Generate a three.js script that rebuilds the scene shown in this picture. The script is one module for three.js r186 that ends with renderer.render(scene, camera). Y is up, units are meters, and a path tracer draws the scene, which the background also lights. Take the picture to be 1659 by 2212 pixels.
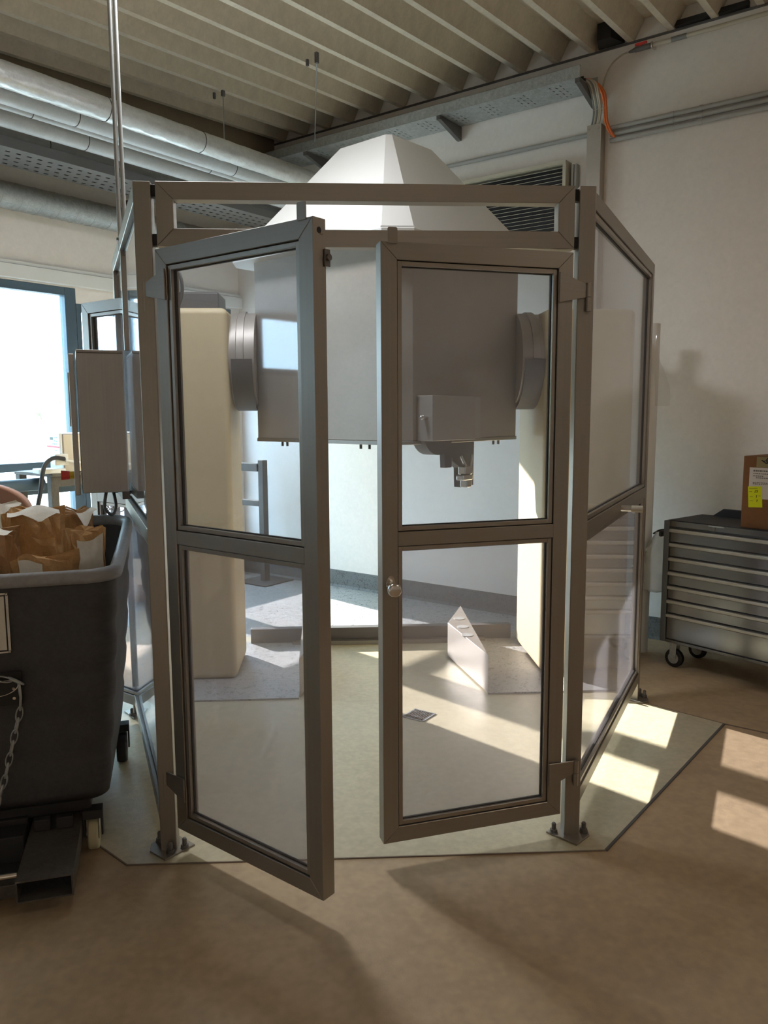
import * as THREE from 'three';
import { RoundedBoxGeometry } from 'three/addons/geometries/RoundedBoxGeometry.js';
import { mergeGeometries, toCreasedNormals } from 'three/addons/utils/BufferGeometryUtils.js';
import { RectAreaLightUniformsLib } from 'three/addons/lights/RectAreaLightUniformsLib.js';

// ------------------------------------------------------------------ camera, sky, sun, exposure
const scene = new THREE.Scene();
const renderer = new THREE.WebGLRenderer({ antialias: true });
renderer.toneMapping = THREE.LinearToneMapping;
renderer.toneMappingExposure = 1.15;
renderer.shadowMap.enabled = true;
RectAreaLightUniformsLib.init();

const RAD = Math.PI / 180, FOCAL = 1700;
const camera = new THREE.PerspectiveCamera(2 * Math.atan(1106 / FOCAL) / RAD, 1659 / 2212, 0.05, 200);
{
  const A = 36.7 * RAD, T = 7.2 * RAD, R = -0.3 * RAD;
  const fh = new THREE.Vector3(Math.cos(A), 0, -Math.sin(A)), r = new THREE.Vector3(Math.sin(A), 0, Math.cos(A)), u = new THREE.Vector3(0, 1, 0);
  const f = fh.clone().multiplyScalar(Math.cos(T)).addScaledVector(u, -Math.sin(T));
  const up = u.clone().multiplyScalar(Math.cos(T)).addScaledVector(fh, Math.sin(T));
  const r2 = r.clone().multiplyScalar(Math.cos(R)).addScaledVector(up, Math.sin(R));
  const up2 = up.clone().multiplyScalar(Math.cos(R)).addScaledVector(r, -Math.sin(R));
  camera.position.set(0, 1.5, 0);
  camera.quaternion.setFromRotationMatrix(new THREE.Matrix4().makeBasis(r2, up2, f.clone().negate()));
}
scene.add(camera);

scene.background = new THREE.Color().setRGB(0.52, 0.79, 1.0);
scene.backgroundIntensity = 11.0;

const sun = new THREE.DirectionalLight(new THREE.Color().setRGB(1.0, 0.99, 0.95), 22);
{
  const e = 20 * RAD, h = new THREE.Vector3(-0.15, 0, 1).normalize();
  const d = h.multiplyScalar(Math.cos(e)); d.y = -Math.sin(e);
  sun.position.set(3.4, 0.5, -2.5).addScaledVector(d, -14);
  sun.target.position.set(3.4, 0.5, -2.5);
  sun.shadow.radius = 1.2;
  sun.shadow.mapSize.set(2048, 2048);
  Object.assign(sun.shadow.camera, { left: -9, right: 9, top: 9, bottom: -9, near: 1, far: 40 });
}
scene.add(sun, sun.target);

const LAMP = new THREE.Color().setRGB(1.0, 0.83, 0.68), LAMP_COOL = new THREE.Color().setRGB(0.94, 0.97, 1.0);

// ------------------------------------------------------------------ helpers
let seed = 7;
const rnd = () => { seed = (seed * 1664525 + 1013904223) >>> 0; return seed / 4294967296; };
const V = (x, y, z) => new THREE.Vector3(x, y, z);
const used = {};
function numbered(n) { used[n] = (used[n] ?? -1) + 1; return used[n] ? `${n}_${String(used[n]).padStart(3, '0')}` : n; }
function tag(o, label, category, group) { o.userData.label = label; o.userData.category = category; if (group) o.userData.group = group; return o; }
function thing(name, label, category, pos = [0, 0, 0], turn = 0, group) {
  const o = new THREE.Group(); o.name = numbered(name); o.position.set(...pos); o.rotation.y = turn; scene.add(o);
  return tag(o, label, category, group);
}
function structure(name) { const o = new THREE.Group(); o.name = numbered(name); o.userData.kind = 'structure'; scene.add(o); return o; }
function mesh(name, geo, mat, parent, label) {
  if (Array.isArray(geo)) geo = merge(geo);
  const m = new THREE.Mesh(geo, mat);
  m.name = parent === scene ? numbered(name) : name; m.castShadow = m.receiveShadow = true; parent.add(m);
  if (label) m.userData.label = label;
  return m;
}
function merge(list) { return mergeGeometries(list.map((g) => { const k = g.index ? g.toNonIndexed() : g.clone(); for (const a of Object.keys(k.attributes)) if (!['position', 'normal', 'uv'].includes(a)) k.deleteAttribute(a); return k; })); }
// uv in metres from the dominant axis of the normal
function uvBox(g) {
  const k = g.index ? g.toNonIndexed() : g; if (!k.attributes.normal) k.computeVertexNormals();
  const p = k.attributes.position, n = k.attributes.normal, uv = new Float32Array(p.count * 2);
  for (let i = 0; i < p.count; i++) {
    const ax = Math.abs(n.getX(i)), ay = Math.abs(n.getY(i)), az = Math.abs(n.getZ(i));
    if (ax >= ay && ax >= az) { uv[2 * i] = p.getZ(i); uv[2 * i + 1] = p.getY(i); }
    else if (ay >= az) { uv[2 * i] = p.getX(i); uv[2 * i + 1] = p.getZ(i); }
    else { uv[2 * i] = p.getX(i); uv[2 * i + 1] = p.getY(i); }
  }
  k.setAttribute('uv', new THREE.BufferAttribute(uv, 2)); return k;
}
// box by its corners
function bx(x0, x1, y0, y1, z0, z1, r = 0) {
  const w = Math.abs(x1 - x0), h = Math.abs(y1 - y0), d = Math.abs(z1 - z0);
  const g = r ? new RoundedBoxGeometry(w, h, d, 2, Math.min(r, w / 2.01, h / 2.01, d / 2.01)) : new THREE.BoxGeometry(w, h, d);
  g.translate((x0 + x1) / 2, (y0 + y1) / 2, (z0 + z1) / 2); return uvBox(g);
}
function poly(points, depth, bevel = 0, holes = []) { // in x,y; extruded along z from 0 to depth
  const s = new THREE.Shape(points.map(([a, b]) => new THREE.Vector2(a, b)));
  for (const h of holes) s.holes.push(new THREE.Path(h.map(([a, b]) => new THREE.Vector2(a, b))));
  const g = new THREE.ExtrudeGeometry(s, { depth: depth - 2 * bevel, bevelEnabled: bevel > 0, bevelThickness: bevel, bevelSize: bevel, bevelOffset: -bevel, bevelSegments: 1, curveSegments: 12 });
  g.translate(0, 0, bevel); return uvBox(g);
}
function prism(points, y0, y1, bevel = 0) { const g = poly(points.map(([x, z]) => [x, -z]), y1 - y0, bevel); g.rotateX(-Math.PI / 2); g.translate(0, y0, 0); return uvBox(g); }
function cyl(a, b, r, seg = 20, r2 = r) {
  const d = b.clone().sub(a), g = new THREE.CylinderGeometry(r2, r, d.length(), seg);
  g.applyQuaternion(new THREE.Quaternion().setFromUnitVectors(V(0, 1, 0), d.clone().normalize()));
  g.translate((a.x + b.x) / 2, (a.y + b.y) / 2, (a.z + b.z) / 2); return g;
}
function tube(pts, r, n = 40, rs = 8) { return new THREE.TubeGeometry(new THREE.CatmullRomCurve3(pts), n, r, rs); }
function loft(rings, capA = true, capB = true) {
  const n = rings[0].length, pos = [], idx = [];
  for (const r of rings) for (const p of r) pos.push(p.x, p.y, p.z);
  for (let i = 0; i + 1 < rings.length; i++) for (let j = 0; j < n; j++) { const a = i * n + j, b = i * n + (j + 1) % n; idx.push(a, b, a + n, b, b + n, a + n); }
  const cap = (k, flip) => { const c = pos.length / 3, r = rings[k], m = r.reduce((s, p) => s.add(p), V(0, 0, 0)).divideScalar(n); pos.push(m.x, m.y, m.z); for (let j = 0; j < n; j++) { const a = k * n + j, b = k * n + (j + 1) % n; flip ? idx.push(c, b, a) : idx.push(c, a, b); } };
  if (capA) cap(0, true); if (capB) cap(rings.length - 1, false);
  const g = new THREE.BufferGeometry(); g.setAttribute('position', new THREE.Float32BufferAttribute(pos, 3)); g.setIndex(idx); g.computeVertexNormals();
  const uv = new Float32Array(pos.length / 3 * 2); for (let i = 0; i < pos.length / 3; i++) { uv[2 * i] = pos[3 * i] + pos[3 * i + 2]; uv[2 * i + 1] = pos[3 * i + 1]; }
  g.setAttribute('uv', new THREE.BufferAttribute(uv, 2)); return g;
}
// machine frame: u along the front of the enclosure, v away from the camera
const E1 = V(Math.cos(50 * RAD), 0, Math.sin(50 * RAD)), E2 = V(Math.sin(50 * RAD), 0, -Math.cos(50 * RAD)), O = V(2.069, 0, -1.5965);
const MP = (u, v, y = 0) => O.clone().addScaledVector(E1, u).addScaledVector(E2, v).setY(y);
const turnOf = (phi) => { const d = E1.clone().multiplyScalar(Math.cos(phi * RAD)).addScaledVector(E2, Math.sin(phi * RAD)); return Math.atan2(-d.z, d.x); };

// ------------------------------------------------------------------ textures
function lattice(n, s) { let k = s; const a = new Float32Array(n * n); for (let i = 0; i < n * n; i++) { k = (k * 1664525 + 1013904223) >>> 0; a[i] = k / 4294967296; } return a; }
function fbm(size, cells, octaves, s, fall = 0.5) { // tileable value noise, 0..1
  const out = new Float32Array(size * size); let amp = 1, sum = 0;
  for (let o = 0; o < octaves; o++, amp *= fall, cells *= 2) {
    const L = lattice(cells, s + o * 77); sum += amp;
    for (let y = 0; y < size; y++) for (let x = 0; x < size; x++) {
      const fx = x / size * cells, fy = y / size * cells, ix = fx | 0, iy = fy | 0; let tx = fx - ix, ty = fy - iy; tx = tx * tx * (3 - 2 * tx); ty = ty * ty * (3 - 2 * ty);
      const x1 = (ix + 1) % cells, y1 = (iy + 1) % cells;
      out[y * size + x] += amp * ((L[iy * cells + ix] * (1 - tx) + L[iy * cells + x1] * tx) * (1 - ty) + (L[y1 * cells + ix] * (1 - tx) + L[y1 * cells + x1] * tx) * ty);
    }
  }
  for (let i = 0; i < out.length; i++) out[i] /= sum; return out;
}
function dataTex(size, fn, srgb, rx = 1, ry = rx) {
  const d = new Uint8Array(size * size * 4);
  for (let i = 0; i < size * size; i++) { const c = fn(i % size, (i / size) | 0, i); for (let k = 0; k < 3; k++) d[4 * i + k] = Math.max(0, Math.min(255, Math.round(c[k]))); d[4 * i + 3] = 255; }
  const t = new THREE.DataTexture(d, size, size); t.wrapS = t.wrapT = THREE.RepeatWrapping; t.magFilter = THREE.LinearFilter; t.minFilter = THREE.LinearMipmapLinearFilter; t.generateMipmaps = true;
  t.repeat.set(rx, ry); if (srgb) t.colorSpace = THREE.SRGBColorSpace; t.needsUpdate = true; return t;
}
function canvasTex(w, h, draw) { const c = document.createElement('canvas'); c.width = w; c.height = h; draw(c.getContext('2d'), w, h); const t = new THREE.CanvasTexture(c); t.colorSpace = THREE.SRGBColorSpace; return t; }
const cloudN = fbm(512, 4, 6, 11), fineN = fbm(512, 32, 4, 23, 0.7), grainN = fbm(512, 128, 2, 5, 0.8), streakN = fbm(512, 64, 3, 91, 0.7);
const mott = (base, cl, fi, gr, rep) => dataTex(512, (x, y, i) => { const k = 1 + cl * (cloudN[i] - 0.5) + fi * (fineN[i] - 0.5) + gr * (grainN[i] - 0.5); return base.map((b) => b * k); }, true, rep);
const speck = (a, b, cut) => dataTex(512, (x, y, i) => { const v = 0.6 * grainN[i] + 0.4 * fineN[i], k = v > cut ? Math.min(1, (v - cut) * 12) : 0, q = (a * (1 - k) + b * k) * (1 + 0.1 * (cloudN[i] - 0.5)); return [q, q, q * 0.985]; }, true, 1.1);
const streakV = dataTex(512, (x, y) => { const k = 240 + 20 * (streakN[x * 1 + (((y / 64) | 0) * 512)] - 0.5) + 14 * (cloudN[y * 512 + x] - 0.5); return [k, k, k]; }, false, 3, 0.7);
const streakH = dataTex(512, (x, y) => { const k = 240 + 20 * (streakN[y + (((x / 64) | 0) * 512)] - 0.5) + 14 * (cloudN[y * 512 + x] - 0.5); return [k, k, k]; }, false, 0.7, 3);
const grainBump = dataTex(512, (x, y, i) => { const k = 255 * (0.5 * grainN[i] + 0.5 * fineN[i]); return [k, k, k]; }, false, 2);

// ------------------------------------------------------------------ materials
const col = (r, g, b) => new THREE.Color().setRGB(r, g, b);
const std = (o) => new THREE.MeshStandardMaterial(o);
const M = {
  wall: std({ map: mott([237, 230, 223], 0.02, 0.02, 0.03, 0.35), roughness: 0.9, bumpMap: grainBump, bumpScale: 0.0003 }),
  floor: std({ map: mott([175, 152, 121], 0.16, 0.05, 0.12, 0.3), roughness: 0.52, bumpMap: grainBump, bumpScale: 0.0006 }),
  screed: std({ map: mott([190, 180, 152], 0.12, 0.05, 0.12, 0.4), roughness: 0.4, bumpMap: grainBump, bumpScale: 0.0006 }),
  jointPale: std({ color: col(0.2, 0.155, 0.115), roughness: 0.8 }),
  joint: std({ color: col(0.10, 0.09, 0.085), roughness: 0.8 }),
  terrazzo: std({ map: speck(176, 92, 0.6), roughness: 0.45 }),
  cove: std({ map: speck(112, 84, 0.55), roughness: 0.6 }),
  ceiling: std({ map: mott([212, 199, 178], 0.12, 0.08, 0.06, 0.5), roughness: 0.55, metalness: 0.15 }),
  beam: std({ map: mott([150, 134, 112], 0.1, 0.06, 0.05, 0.5), roughness: 0.85 }),
  roof: std({ color: col(0.5, 0.48, 0.45), roughness: 0.9 }),
  winframe: std({ color: col(0.08, 0.125, 0.165), roughness: 0.5, metalness: 0.2 }),
  white: std({ color: col(0.78, 0.78, 0.76), roughness: 0.6 }),
  steelV: std({ color: col(0.37, 0.345, 0.31), metalness: 0.85, roughness: 0.42, map: streakV }),
  steelH: std({ color: col(0.37, 0.345, 0.31), metalness: 0.85, roughness: 0.42, map: streakH }),
  bead: std({ color: col(0.38, 0.35, 0.31), metalness: 0.85, roughness: 0.35 }),
  gasket: std({ color: col(0.05, 0.045, 0.04), roughness: 0.7 }),
  satin: std({ color: col(0.48, 0.43, 0.375), metalness: 0.4, roughness: 0.48, map: mott([246, 246, 246], 0.08, 0.03, 0.03, 0.6) }),
  hood: std({ color: col(0.8, 0.79, 0.77), metalness: 0.3, roughness: 0.5 }),
  cabinet: std({ color: col(0.5, 0.47, 0.44), metalness: 0.6, roughness: 0.5, map: streakV }),
  cream: std({ map: mott([216, 196, 156], 0.04, 0.03, 0.03, 0.5), roughness: 0.55 }),
  chrome: std({ color: col(0.72, 0.7, 0.67), metalness: 1, roughness: 0.2 }),
  dark: std({ color: col(0.03, 0.03, 0.032), roughness: 0.6 }),
  black: std({ color: col(0.012, 0.012, 0.013), roughness: 0.5 }),
  darkSteel: std({ color: col(0.16, 0.15, 0.145), metalness: 0.5, roughness: 0.5 }),
  galv: std({ map: mott([176, 180, 180], 0.12, 0.22, 0.12, 1.5), metalness: 0.6, roughness: 0.5 }),
  conduit: std({ color: col(0.42, 0.42, 0.4), roughness: 0.55 }),
  foil: std({ map: mott([205, 206, 206], 0.1, 0.1, 0.05, 1), metalness: 0.55, roughness: 0.36, bumpMap: dataTex(512, (x, y, i) => { const k = 255 * cloudN[i]; return [k, k, k]; }, false, 2), bumpScale: 0.012 }),
  jacket: std({ map: mott([190, 192, 194], 0.1, 0.06, 0.05, 1), metalness: 0.1, roughness: 0.5 }),
  tub: std({ map: mott([68, 68, 71], 0.12, 0.12, 0.16, 0.8), roughness: 0.62, bumpMap: grainBump, bumpScale: 0.001 }),
  rim: std({ map: mott([150, 150, 152], 0.1, 0.12, 0.1, 0.8), roughness: 0.5 }),
  frameSteel: std({ map: mott([92, 88, 84], 0.15, 0.15, 0.2, 1), metalness: 0.3, roughness: 0.6 }),
  rubberCream: std({ color: col(0.62, 0.56, 0.36), roughness: 0.6 }),
  kraft: std({ map: mott([198, 156, 106], 0.14, 0.1, 0.08, 1.5), roughness: 0.85, bumpMap: grainBump, bumpScale: 0.002 }),
  kraftDark: std({ map: mott([172, 132, 92], 0.14, 0.1, 0.08, 1.5), roughness: 0.85 }),
  paper: std({ map: mott([226, 220, 208], 0.06, 0.06, 0.04, 1.5), roughness: 0.85 }),
  salmon: std({ color: col(0.5, 0.24, 0.15), roughness: 0.6 }),
  red: std({ color: col(0.75, 0.06, 0.05), roughness: 0.4 }),
  yellow: std({ color: col(0.75, 0.5, 0.03), roughness: 0.5 }),
  orange: std({ color: col(0.72, 0.16, 0.03), roughness: 0.5 }),
  beige: std({ color: col(0.5, 0.46, 0.36), roughness: 0.55 }),
  greyCable: std({ color: col(0.2, 0.2, 0.19), roughness: 0.6 }),
  green: std({ color: col(0.01, 0.28, 0.15), roughness: 0.5 }),
  chestFront: std({ color: col(0.21, 0.215, 0.22), metalness: 0.92, roughness: 0.2, map: streakH }),
  chestBody: std({ color: col(0.13, 0.135, 0.14), metalness: 0.5, roughness: 0.45 }),
  chestHandle: std({ color: col(0.4, 0.385, 0.34), metalness: 0.7, roughness: 0.4 }),
  carton: std({ map: mott([122, 84, 52], 0.1, 0.08, 0.08, 1.5), roughness: 0.85 }),
  pane: new THREE.MeshPhysicalMaterial({ color: col(0.88, 0.9, 0.94), transmission: 0.945, roughness: 0.03, ior: 1.49, thickness: 0 }),
  paneLow: new THREE.MeshPhysicalMaterial({ color: col(0.86, 0.85, 0.88), transmission: 0.8, roughness: 0.05, ior: 1.49, thickness: 0 }),
  glass: new THREE.MeshPhysicalMaterial({ color: col(1, 1, 1), transmission: 1, roughness: 0, ior: 1.5, thickness: 0 }),
  film: new THREE.MeshPhysicalMaterial({ color: col(0.9, 0.9, 0.9), transmission: 0.66, roughness: 0.12, ior: 1.45, thickness: 0, side: THREE.DoubleSide }),
  filmClear: new THREE.MeshPhysicalMaterial({ color: col(0.95, 0.95, 0.95), transmission: 0.93, roughness: 0.05, ior: 1.45, thickness: 0, side: THREE.DoubleSide }),
  lampGlow: std({ color: col(0.9, 0.9, 0.9), emissive: LAMP, emissiveIntensity: 6 }),
  lampGlowCool: std({ color: col(0.9, 0.9, 0.9), emissive: LAMP_COOL, emissiveIntensity: 6 }),
  ground: std({ map: mott([168, 164, 156], 0.1, 0.1, 0.1, 0.2), roughness: 0.9 }),
  leaf: std({ map: mott([150, 168, 122], 0.3, 0.3, 0.2, 1), roughness: 0.8 }),
  bark: std({ color: col(0.16, 0.11, 0.07), roughness: 0.9 }),
};

// ================================================================== THE SETTING
const XW = 5.16, ZB = -5.5, XL = -4.2, ZF = 5.2;
{
  const floor = structure('floor');
  mesh('floor_slab', bx(XL - 0.3, XW + 0.3, -0.2, 0, ZB - 0.15, ZF + 0.3), M.floor, floor, 'tan painted floor slab');
  // pale octagonal patch round the machine
  const oct = [[-0.83, -0.1], [0.795, -0.12], [1.735, 0.925], [1.44, 1.24], [1.5, 2.6], [-1.25, 2.6], [-1.25, 1.3], [-1.6, 0.67]].map(([u, v]) => { const p = MP(u, v); return [p.x, p.z]; });
  mesh('floor_patch', prism(oct, 0.0, 0.003), M.screed, floor, 'pale cream floor patch with slanted corners');
  mesh('floor_patch', prism([MP(-1.25, 2.6), MP(1.2, 2.6), V(5.12, 0, -2.3), V(5.12, 0, -5.47), V(3.3, 0, -5.47)].map((p) => [p.x, p.z]), 0.0, 0.003), M.terrazzo, floor, 'grey speckled floor behind the machine');
  const line = (a, b, w) => { const A = V(a[0], 0, a[1]), B = V(b[0], 0, b[1]), d = B.clone().sub(A), L = d.length(), g = bx(0, L, 0.0, 0.0042, -w / 2, w / 2); g.rotateY(Math.atan2(-d.z, d.x)); g.translate(A.x, 0, A.z); return g; };
  for (let i = 0; i < 3; i++) mesh('floor_joint', line(oct[i], oct[i + 1], i === 1 ? 0.01 : 0.005), i === 1 ? M.joint : M.jointPale, floor);
  mesh('floor_joint', line(oct[7], oct[0], 0.005), M.jointPale, floor);
  mesh('floor_joint', line(oct[2], [3.93, ZF], 0.006), M.jointPale, floor);

  const right = structure('wall_right');
  mesh('wall_panel', bx(XW, XW + 0.3, -0.1, 4.3, ZB - 0.15, ZF + 0.3), M.wall, right);
  const back = structure('wall_back');
  const holes = [[1.0, 2.1], [2.2, 3.5]].map(([a, b]) => [a, b, 0.35, 2.44]);
  holes.push([3.5, 3.93, 0.06, 2.33], [4.09, 5.06, 0.35, 2.44], [-3.4, -1.88, 1.86, 2.44]);
  const rect = ([a, b, c, d]) => [[a, c], [b, c], [b, d], [a, d]];
  { const g = poly([[XL - 0.3, -0.1], [XW + 0.3, -0.1], [XW + 0.3, 4.3], [XL - 0.3, 4.3]], 0.12, 0, holes.map(rect)); g.translate(0, 0, ZB - 0.12); mesh('wall_panel', g, M.wall, back); }
  const left = structure('wall_left'); mesh('wall_panel', bx(XL - 0.3, XL, -0.1, 4.3, ZB - 0.15, ZF + 0.3), M.wall, left);
  const front = structure('wall_front'); mesh('wall_panel', bx(XL - 0.3, XW + 0.3, -0.1, 4.3, ZF, ZF + 0.3), M.wall, front);
  // windows
  holes.forEach((h, k) => {
    const [a, b, c, d] = h, isDoor = k === 2, w = structure(isDoor ? 'door_1' : `window_${k > 2 ? k : k + 1}`), t = 0.06, z0 = ZB - 0.075, z1 = ZB;
    const f = (x0, x1, y0, y1) => mesh('window_frame', bx(x0, x1, y0, y1, z0, z1, 0.004), M.winframe, w);
    f(a, a + t * 0.7, c, d); const tb = k === 1 ? 0.09 : t * 0.7; f(b - tb, b, c, d); f(a + t * 0.7, b - tb, d - t, d); f(a + t * 0.7, b - tb, c, c + t);
    if (c > 1) f((a + b) / 2 - 0.02, (a + b) / 2 + 0.02, c + t, d - t); else if (!isDoor) f(a + t * 0.7, b - tb, 1.09, 1.15); else f(a + t * 0.7, b - t * 0.7, 0.9, 0.98);
    const ym = isDoor ? 0.94 : c > 1 ? 2.15 : 1.12;
    mesh('window_pane', bx(a + 0.03, b - 0.03, c + 0.05, ym, ZB - 0.042, ZB - 0.036), M.glass, w);
    mesh('window_pane', bx(a + 0.03, b - 0.03, ym, d - 0.05, ZB - 0.042, ZB - 0.036), M.glass, w);
  });
  const tr = structure('trim_1'); mesh('blind_box', [bx(XL, XW, 2.45, 2.545, ZB, ZB + 0.05, 0.004), bx(XL, XW, 2.548, 2.57, ZB, ZB + 0.035)], M.white, tr, 'white blind box above the windows');
  const bb = structure('baseboard_right'); mesh('cove_base', poly([[0, 0], [-0.03, 0], [-0.016, 0.02], [-0.012, 0.14], [0, 0.145]], ZF - ZB, 0).translate(XW, 0, ZB), M.cove, bb);
  const bb2 = structure('baseboard_back'); mesh('cove_base', [bx(XL, 3.45, 0, 0.14, ZB, ZB + 0.015), bx(3.98, XW, 0, 0.14, ZB, ZB + 0.015)], M.cove, bb2);
  const bm = structure('trim_2'); mesh('edge_beam', bx(XL, XW, 3.3, 4.05, ZB, -5.0, 0.01), M.beam, bm, 'brown edge beam above the pipes');
  const t3 = structure('trim_3'); mesh('wall_cap', bx(XW - 0.012, XW, 3.785, 3.797, ZB + 0.5, ZF), M.darkSteel, t3);

  // corrugated ceiling, each rib its own sheet
  const ceiling = structure('ceiling'), slope = 0.046, len = XW - 0.005 - XL;
  const prof = [[-0.125, 0.115], [-0.083, 0.115], [-0.02, 0], [0.02, 0], [0.083, 0.115], [0.125, 0.115]], th = 0.004;
  const ribG = poly([...prof, ...prof.slice().reverse().map(([a, b]) => [a, b + th])], len * Math.sqrt(1 + slope * slope));
  ribG.rotateY(Math.PI / 2); ribG.rotateZ(0); // z -> +x, x -> -z
  for (let z = -2.14 - 0.25 * 11, k = 0; z < ZF + 0.12; z += 0.25, k++) {
    const m = mesh('ceiling_rib', ribG, M.ceiling, ceiling);
    m.position.set(XL, 3.795 - slope * len, z); m.rotation.z = Math.atan(slope);
  }
  mesh('roof_slab', bx(XL - 0.3, XW + 0.3, 4.2, 4.5, ZB - 0.15, ZF + 0.3), M.roof, ceiling);
  const foam = structure('trim_4'); mesh('seal_foam', [prism([[5.02, -2.06], [5.15, -2.1], [5.15, -1.93], [5.02, -1.97]], 3.8, 3.9), bx(5.12, 5.155, 3.8, 3.83, -1.62, -1.2)], M.black, foam, 'black sealing foam under the ceiling sheet');
}
// outdoors
{
  const g = structure('ground'); mesh('yard', bx(-30, 40, -0.3, -0.1, -60, ZB - 0.3), M.ground, g);
  const tree = (x, z, h, r, label) => {
    const t = thing('garden_tree', label, 'tree', [x, -0.1, z]);
    mesh('trunk', cyl(V(0, 0, 0), V(0, h * 0.6, 0), 0.12, 10, 0.07), M.bark, t);
    const blobs = [];
    for (let i = 0; i < 9; i++) { const b = new THREE.IcosahedronGeometry(r * (0.4 + 0.3 * rnd()), 3), p = b.attributes.position; for (let k = 0; k < p.count; k++) { const s = 1 + 0.16 * Math.sin(17 * p.getX(k) + 3 * i) * Math.sin(19 * p.getY(k)) * Math.cos(23 * p.getZ(k)); p.setXYZ(k, p.getX(k) * s, p.getY(k) * s, p.getZ(k) * s); } b.translate((rnd() - 0.5) * r * 1.3, h * 0.62 + (rnd() - 0.4) * r * 1.3, (rnd() - 0.5) * r * 1.3); b.computeVertexNormals(); blobs.push(b); }
    mesh('foliage', merge(blobs), M.leaf, t);
  };
  tree(12.4, -20.5, 2.9, 1.0, 'pale leafy tree outside the window beside the dark post');
  tree(10.6, -25, 2.2, 0.9, 'low pale shrub far outside the large window');
  // clipped conifers in front of the windows, beyond the left edge of the view
  const conifer = (x, w, label) => {
    const t = thing('clipped_conifer', label, 'conifer', [x, -0.1, -10.6]), g = new RoundedBoxGeometry(w, 5.2, 1.2, 8, Math.min(0.3, w * 0.4)), p = g.attributes.position;
    for (let k = 0; k < p.count; k++) p.setXYZ(k, p.getX(k) * (1 + 0.05 * Math.sin(9 * p.getY(k) + 5 * p.getZ(k))), p.getY(k), p.getZ(k) * (1 + 0.12 * Math.sin(7 * p.getY(k) + 11 * p.getX(k)))); g.translate(0, 2.75, 0); g.computeVertexNormals();
    mesh('foliage', g, M.leaf, t); mesh('trunk', cyl(V(0, 0, 0), V(0, 0.4, 0), 0.07, 8), M.bark, t);
  };
  conifer(2.2, 1.36, 'broad clipped conifer outside, left of the slender ones');
  conifer(3.1, 0.27, 'slender clipped conifer outside between its neighbours');
  conifer(3.52, 0.25, 'slender clipped conifer outside at the end of the row');
}

// ================================================================== LAMPS (above the frame)
function luminaire(x, z, alongX, L, power, label, tint = LAMP, glow = M.lampGlow) {
  const y = 3.795 - 0.046 * (XW - x) - 0.26, t = thing('ceiling_lamp', label, 'lamp', [x, y, z], alongX ? 0 : Math.PI / 2, 'ceiling lamps');
  mesh('lamp_housing', bx(-L / 2, L / 2, 0.012, 0.08, -0.16, 0.16, 0.01), M.white, t);
  mesh('lamp_diffuser', bx(-L / 2 + 0.02, L / 2 - 0.02, 0, 0.014, -0.14, 0.14), glow, t);
  for (const s of [-1, 1]) mesh('hanger_wire', cyl(V(s * L * 0.35, 0.08, 0), V(s * L * 0.35, 0.275, 0), 0.003, 6), M.darkSteel, t);
  const l = new THREE.RectAreaLight(tint, power, L - 0.04, 0.28);
  l.position.set(x, y - 0.006, z); l.rotation.set(-Math.PI / 2, 0, alongX ? 0 : Math.PI / 2); scene.add(l);
}
luminaire(2.3, -2.76, false, 0.7, 52, 'short ceiling lamp hanging beside the insulated pipes', LAMP_COOL, M.lampGlowCool);
luminaire(3.0, 1.6, true, 1.5, 8, 'long ceiling lamp hanging near the white right wall');
luminaire(-2.2, 2.4, true, 1.5, 11, 'long ceiling lamp hanging in the far corner of the hall');

// ================================================================== ENCLOSURE
const TW = 0.055, TD = 0.05; // tube face and depth
function trap(pts, depth, z0, mat, name, parent) { const g = poly(pts, depth, 0.0015); g.translate(0, 0, z0); return mesh(name, g, mat, parent); }
// mitred rectangular frame in x,y; front face at z = 0, going back by TD
function mitred(parent, x0, x1, y0, y1, w, d = TD) {
  trap([[x0, y0], [x0 + w, y0 + w], [x0 + w, y1 - w], [x0, y1]], d, -d, M.steelV, 'stile', parent);
  trap([[x1, y0], [x1, y1], [x1 - w, y1 - w], [x1 - w, y0 + w]], d, -d, M.steelV, 'stile', parent);
  trap([[x0, y1], [x0 + w, y1 - w], [x1 - w, y1 - w], [x1, y1]], d, -d, M.steelH, 'rail', parent);
  trap([[x0, y0], [x1, y0], [x1 - w, y0 + w], [x0 + w, y0 + w]], d, -d, M.steelH, 'rail', parent);
}
// glazing: two-step bead ring and pane
function glaze(parent, x0, x1, y0, y1, b = 0.016, zf = -0.006) {
  const low = y0 < 0.5;
  const ring = (i, w, za, zb) => [bx(x0 + i, x0 + i + w, y0 + i, y1 - i, za, zb, 0.001), bx(x1 - i - w, x1 - i, y0 + i, y1 - i, za, zb, 0.001), bx(x0 + i + w, x1 - i - w, y0 + i, y0 + i + w, za, zb, 0.001), bx(x0 + i + w, x1 - i - w, y1 - i - w, y1 - i, za, zb, 0.001)];
  for (const g of ring(0.0025, b - 0.0025, zf - 0.014, zf)) mesh('glazing_bead', g, M.bead, parent);
  mesh('gasket', [...ring(0, 0.0025, zf - 0.02, zf - 0.006), ...ring(b, 0.003, zf - 0.022, zf - 0.012)], M.gasket, parent);
  mesh('pane', bx(x0 + b, x1 - b, y0 + b, y1 - b, zf - 0.022, zf - 0.017), low ? M.paneLow : M.pane, parent, low ? 'milky dusty lower pane' : 'clear upper pane');
}
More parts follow.
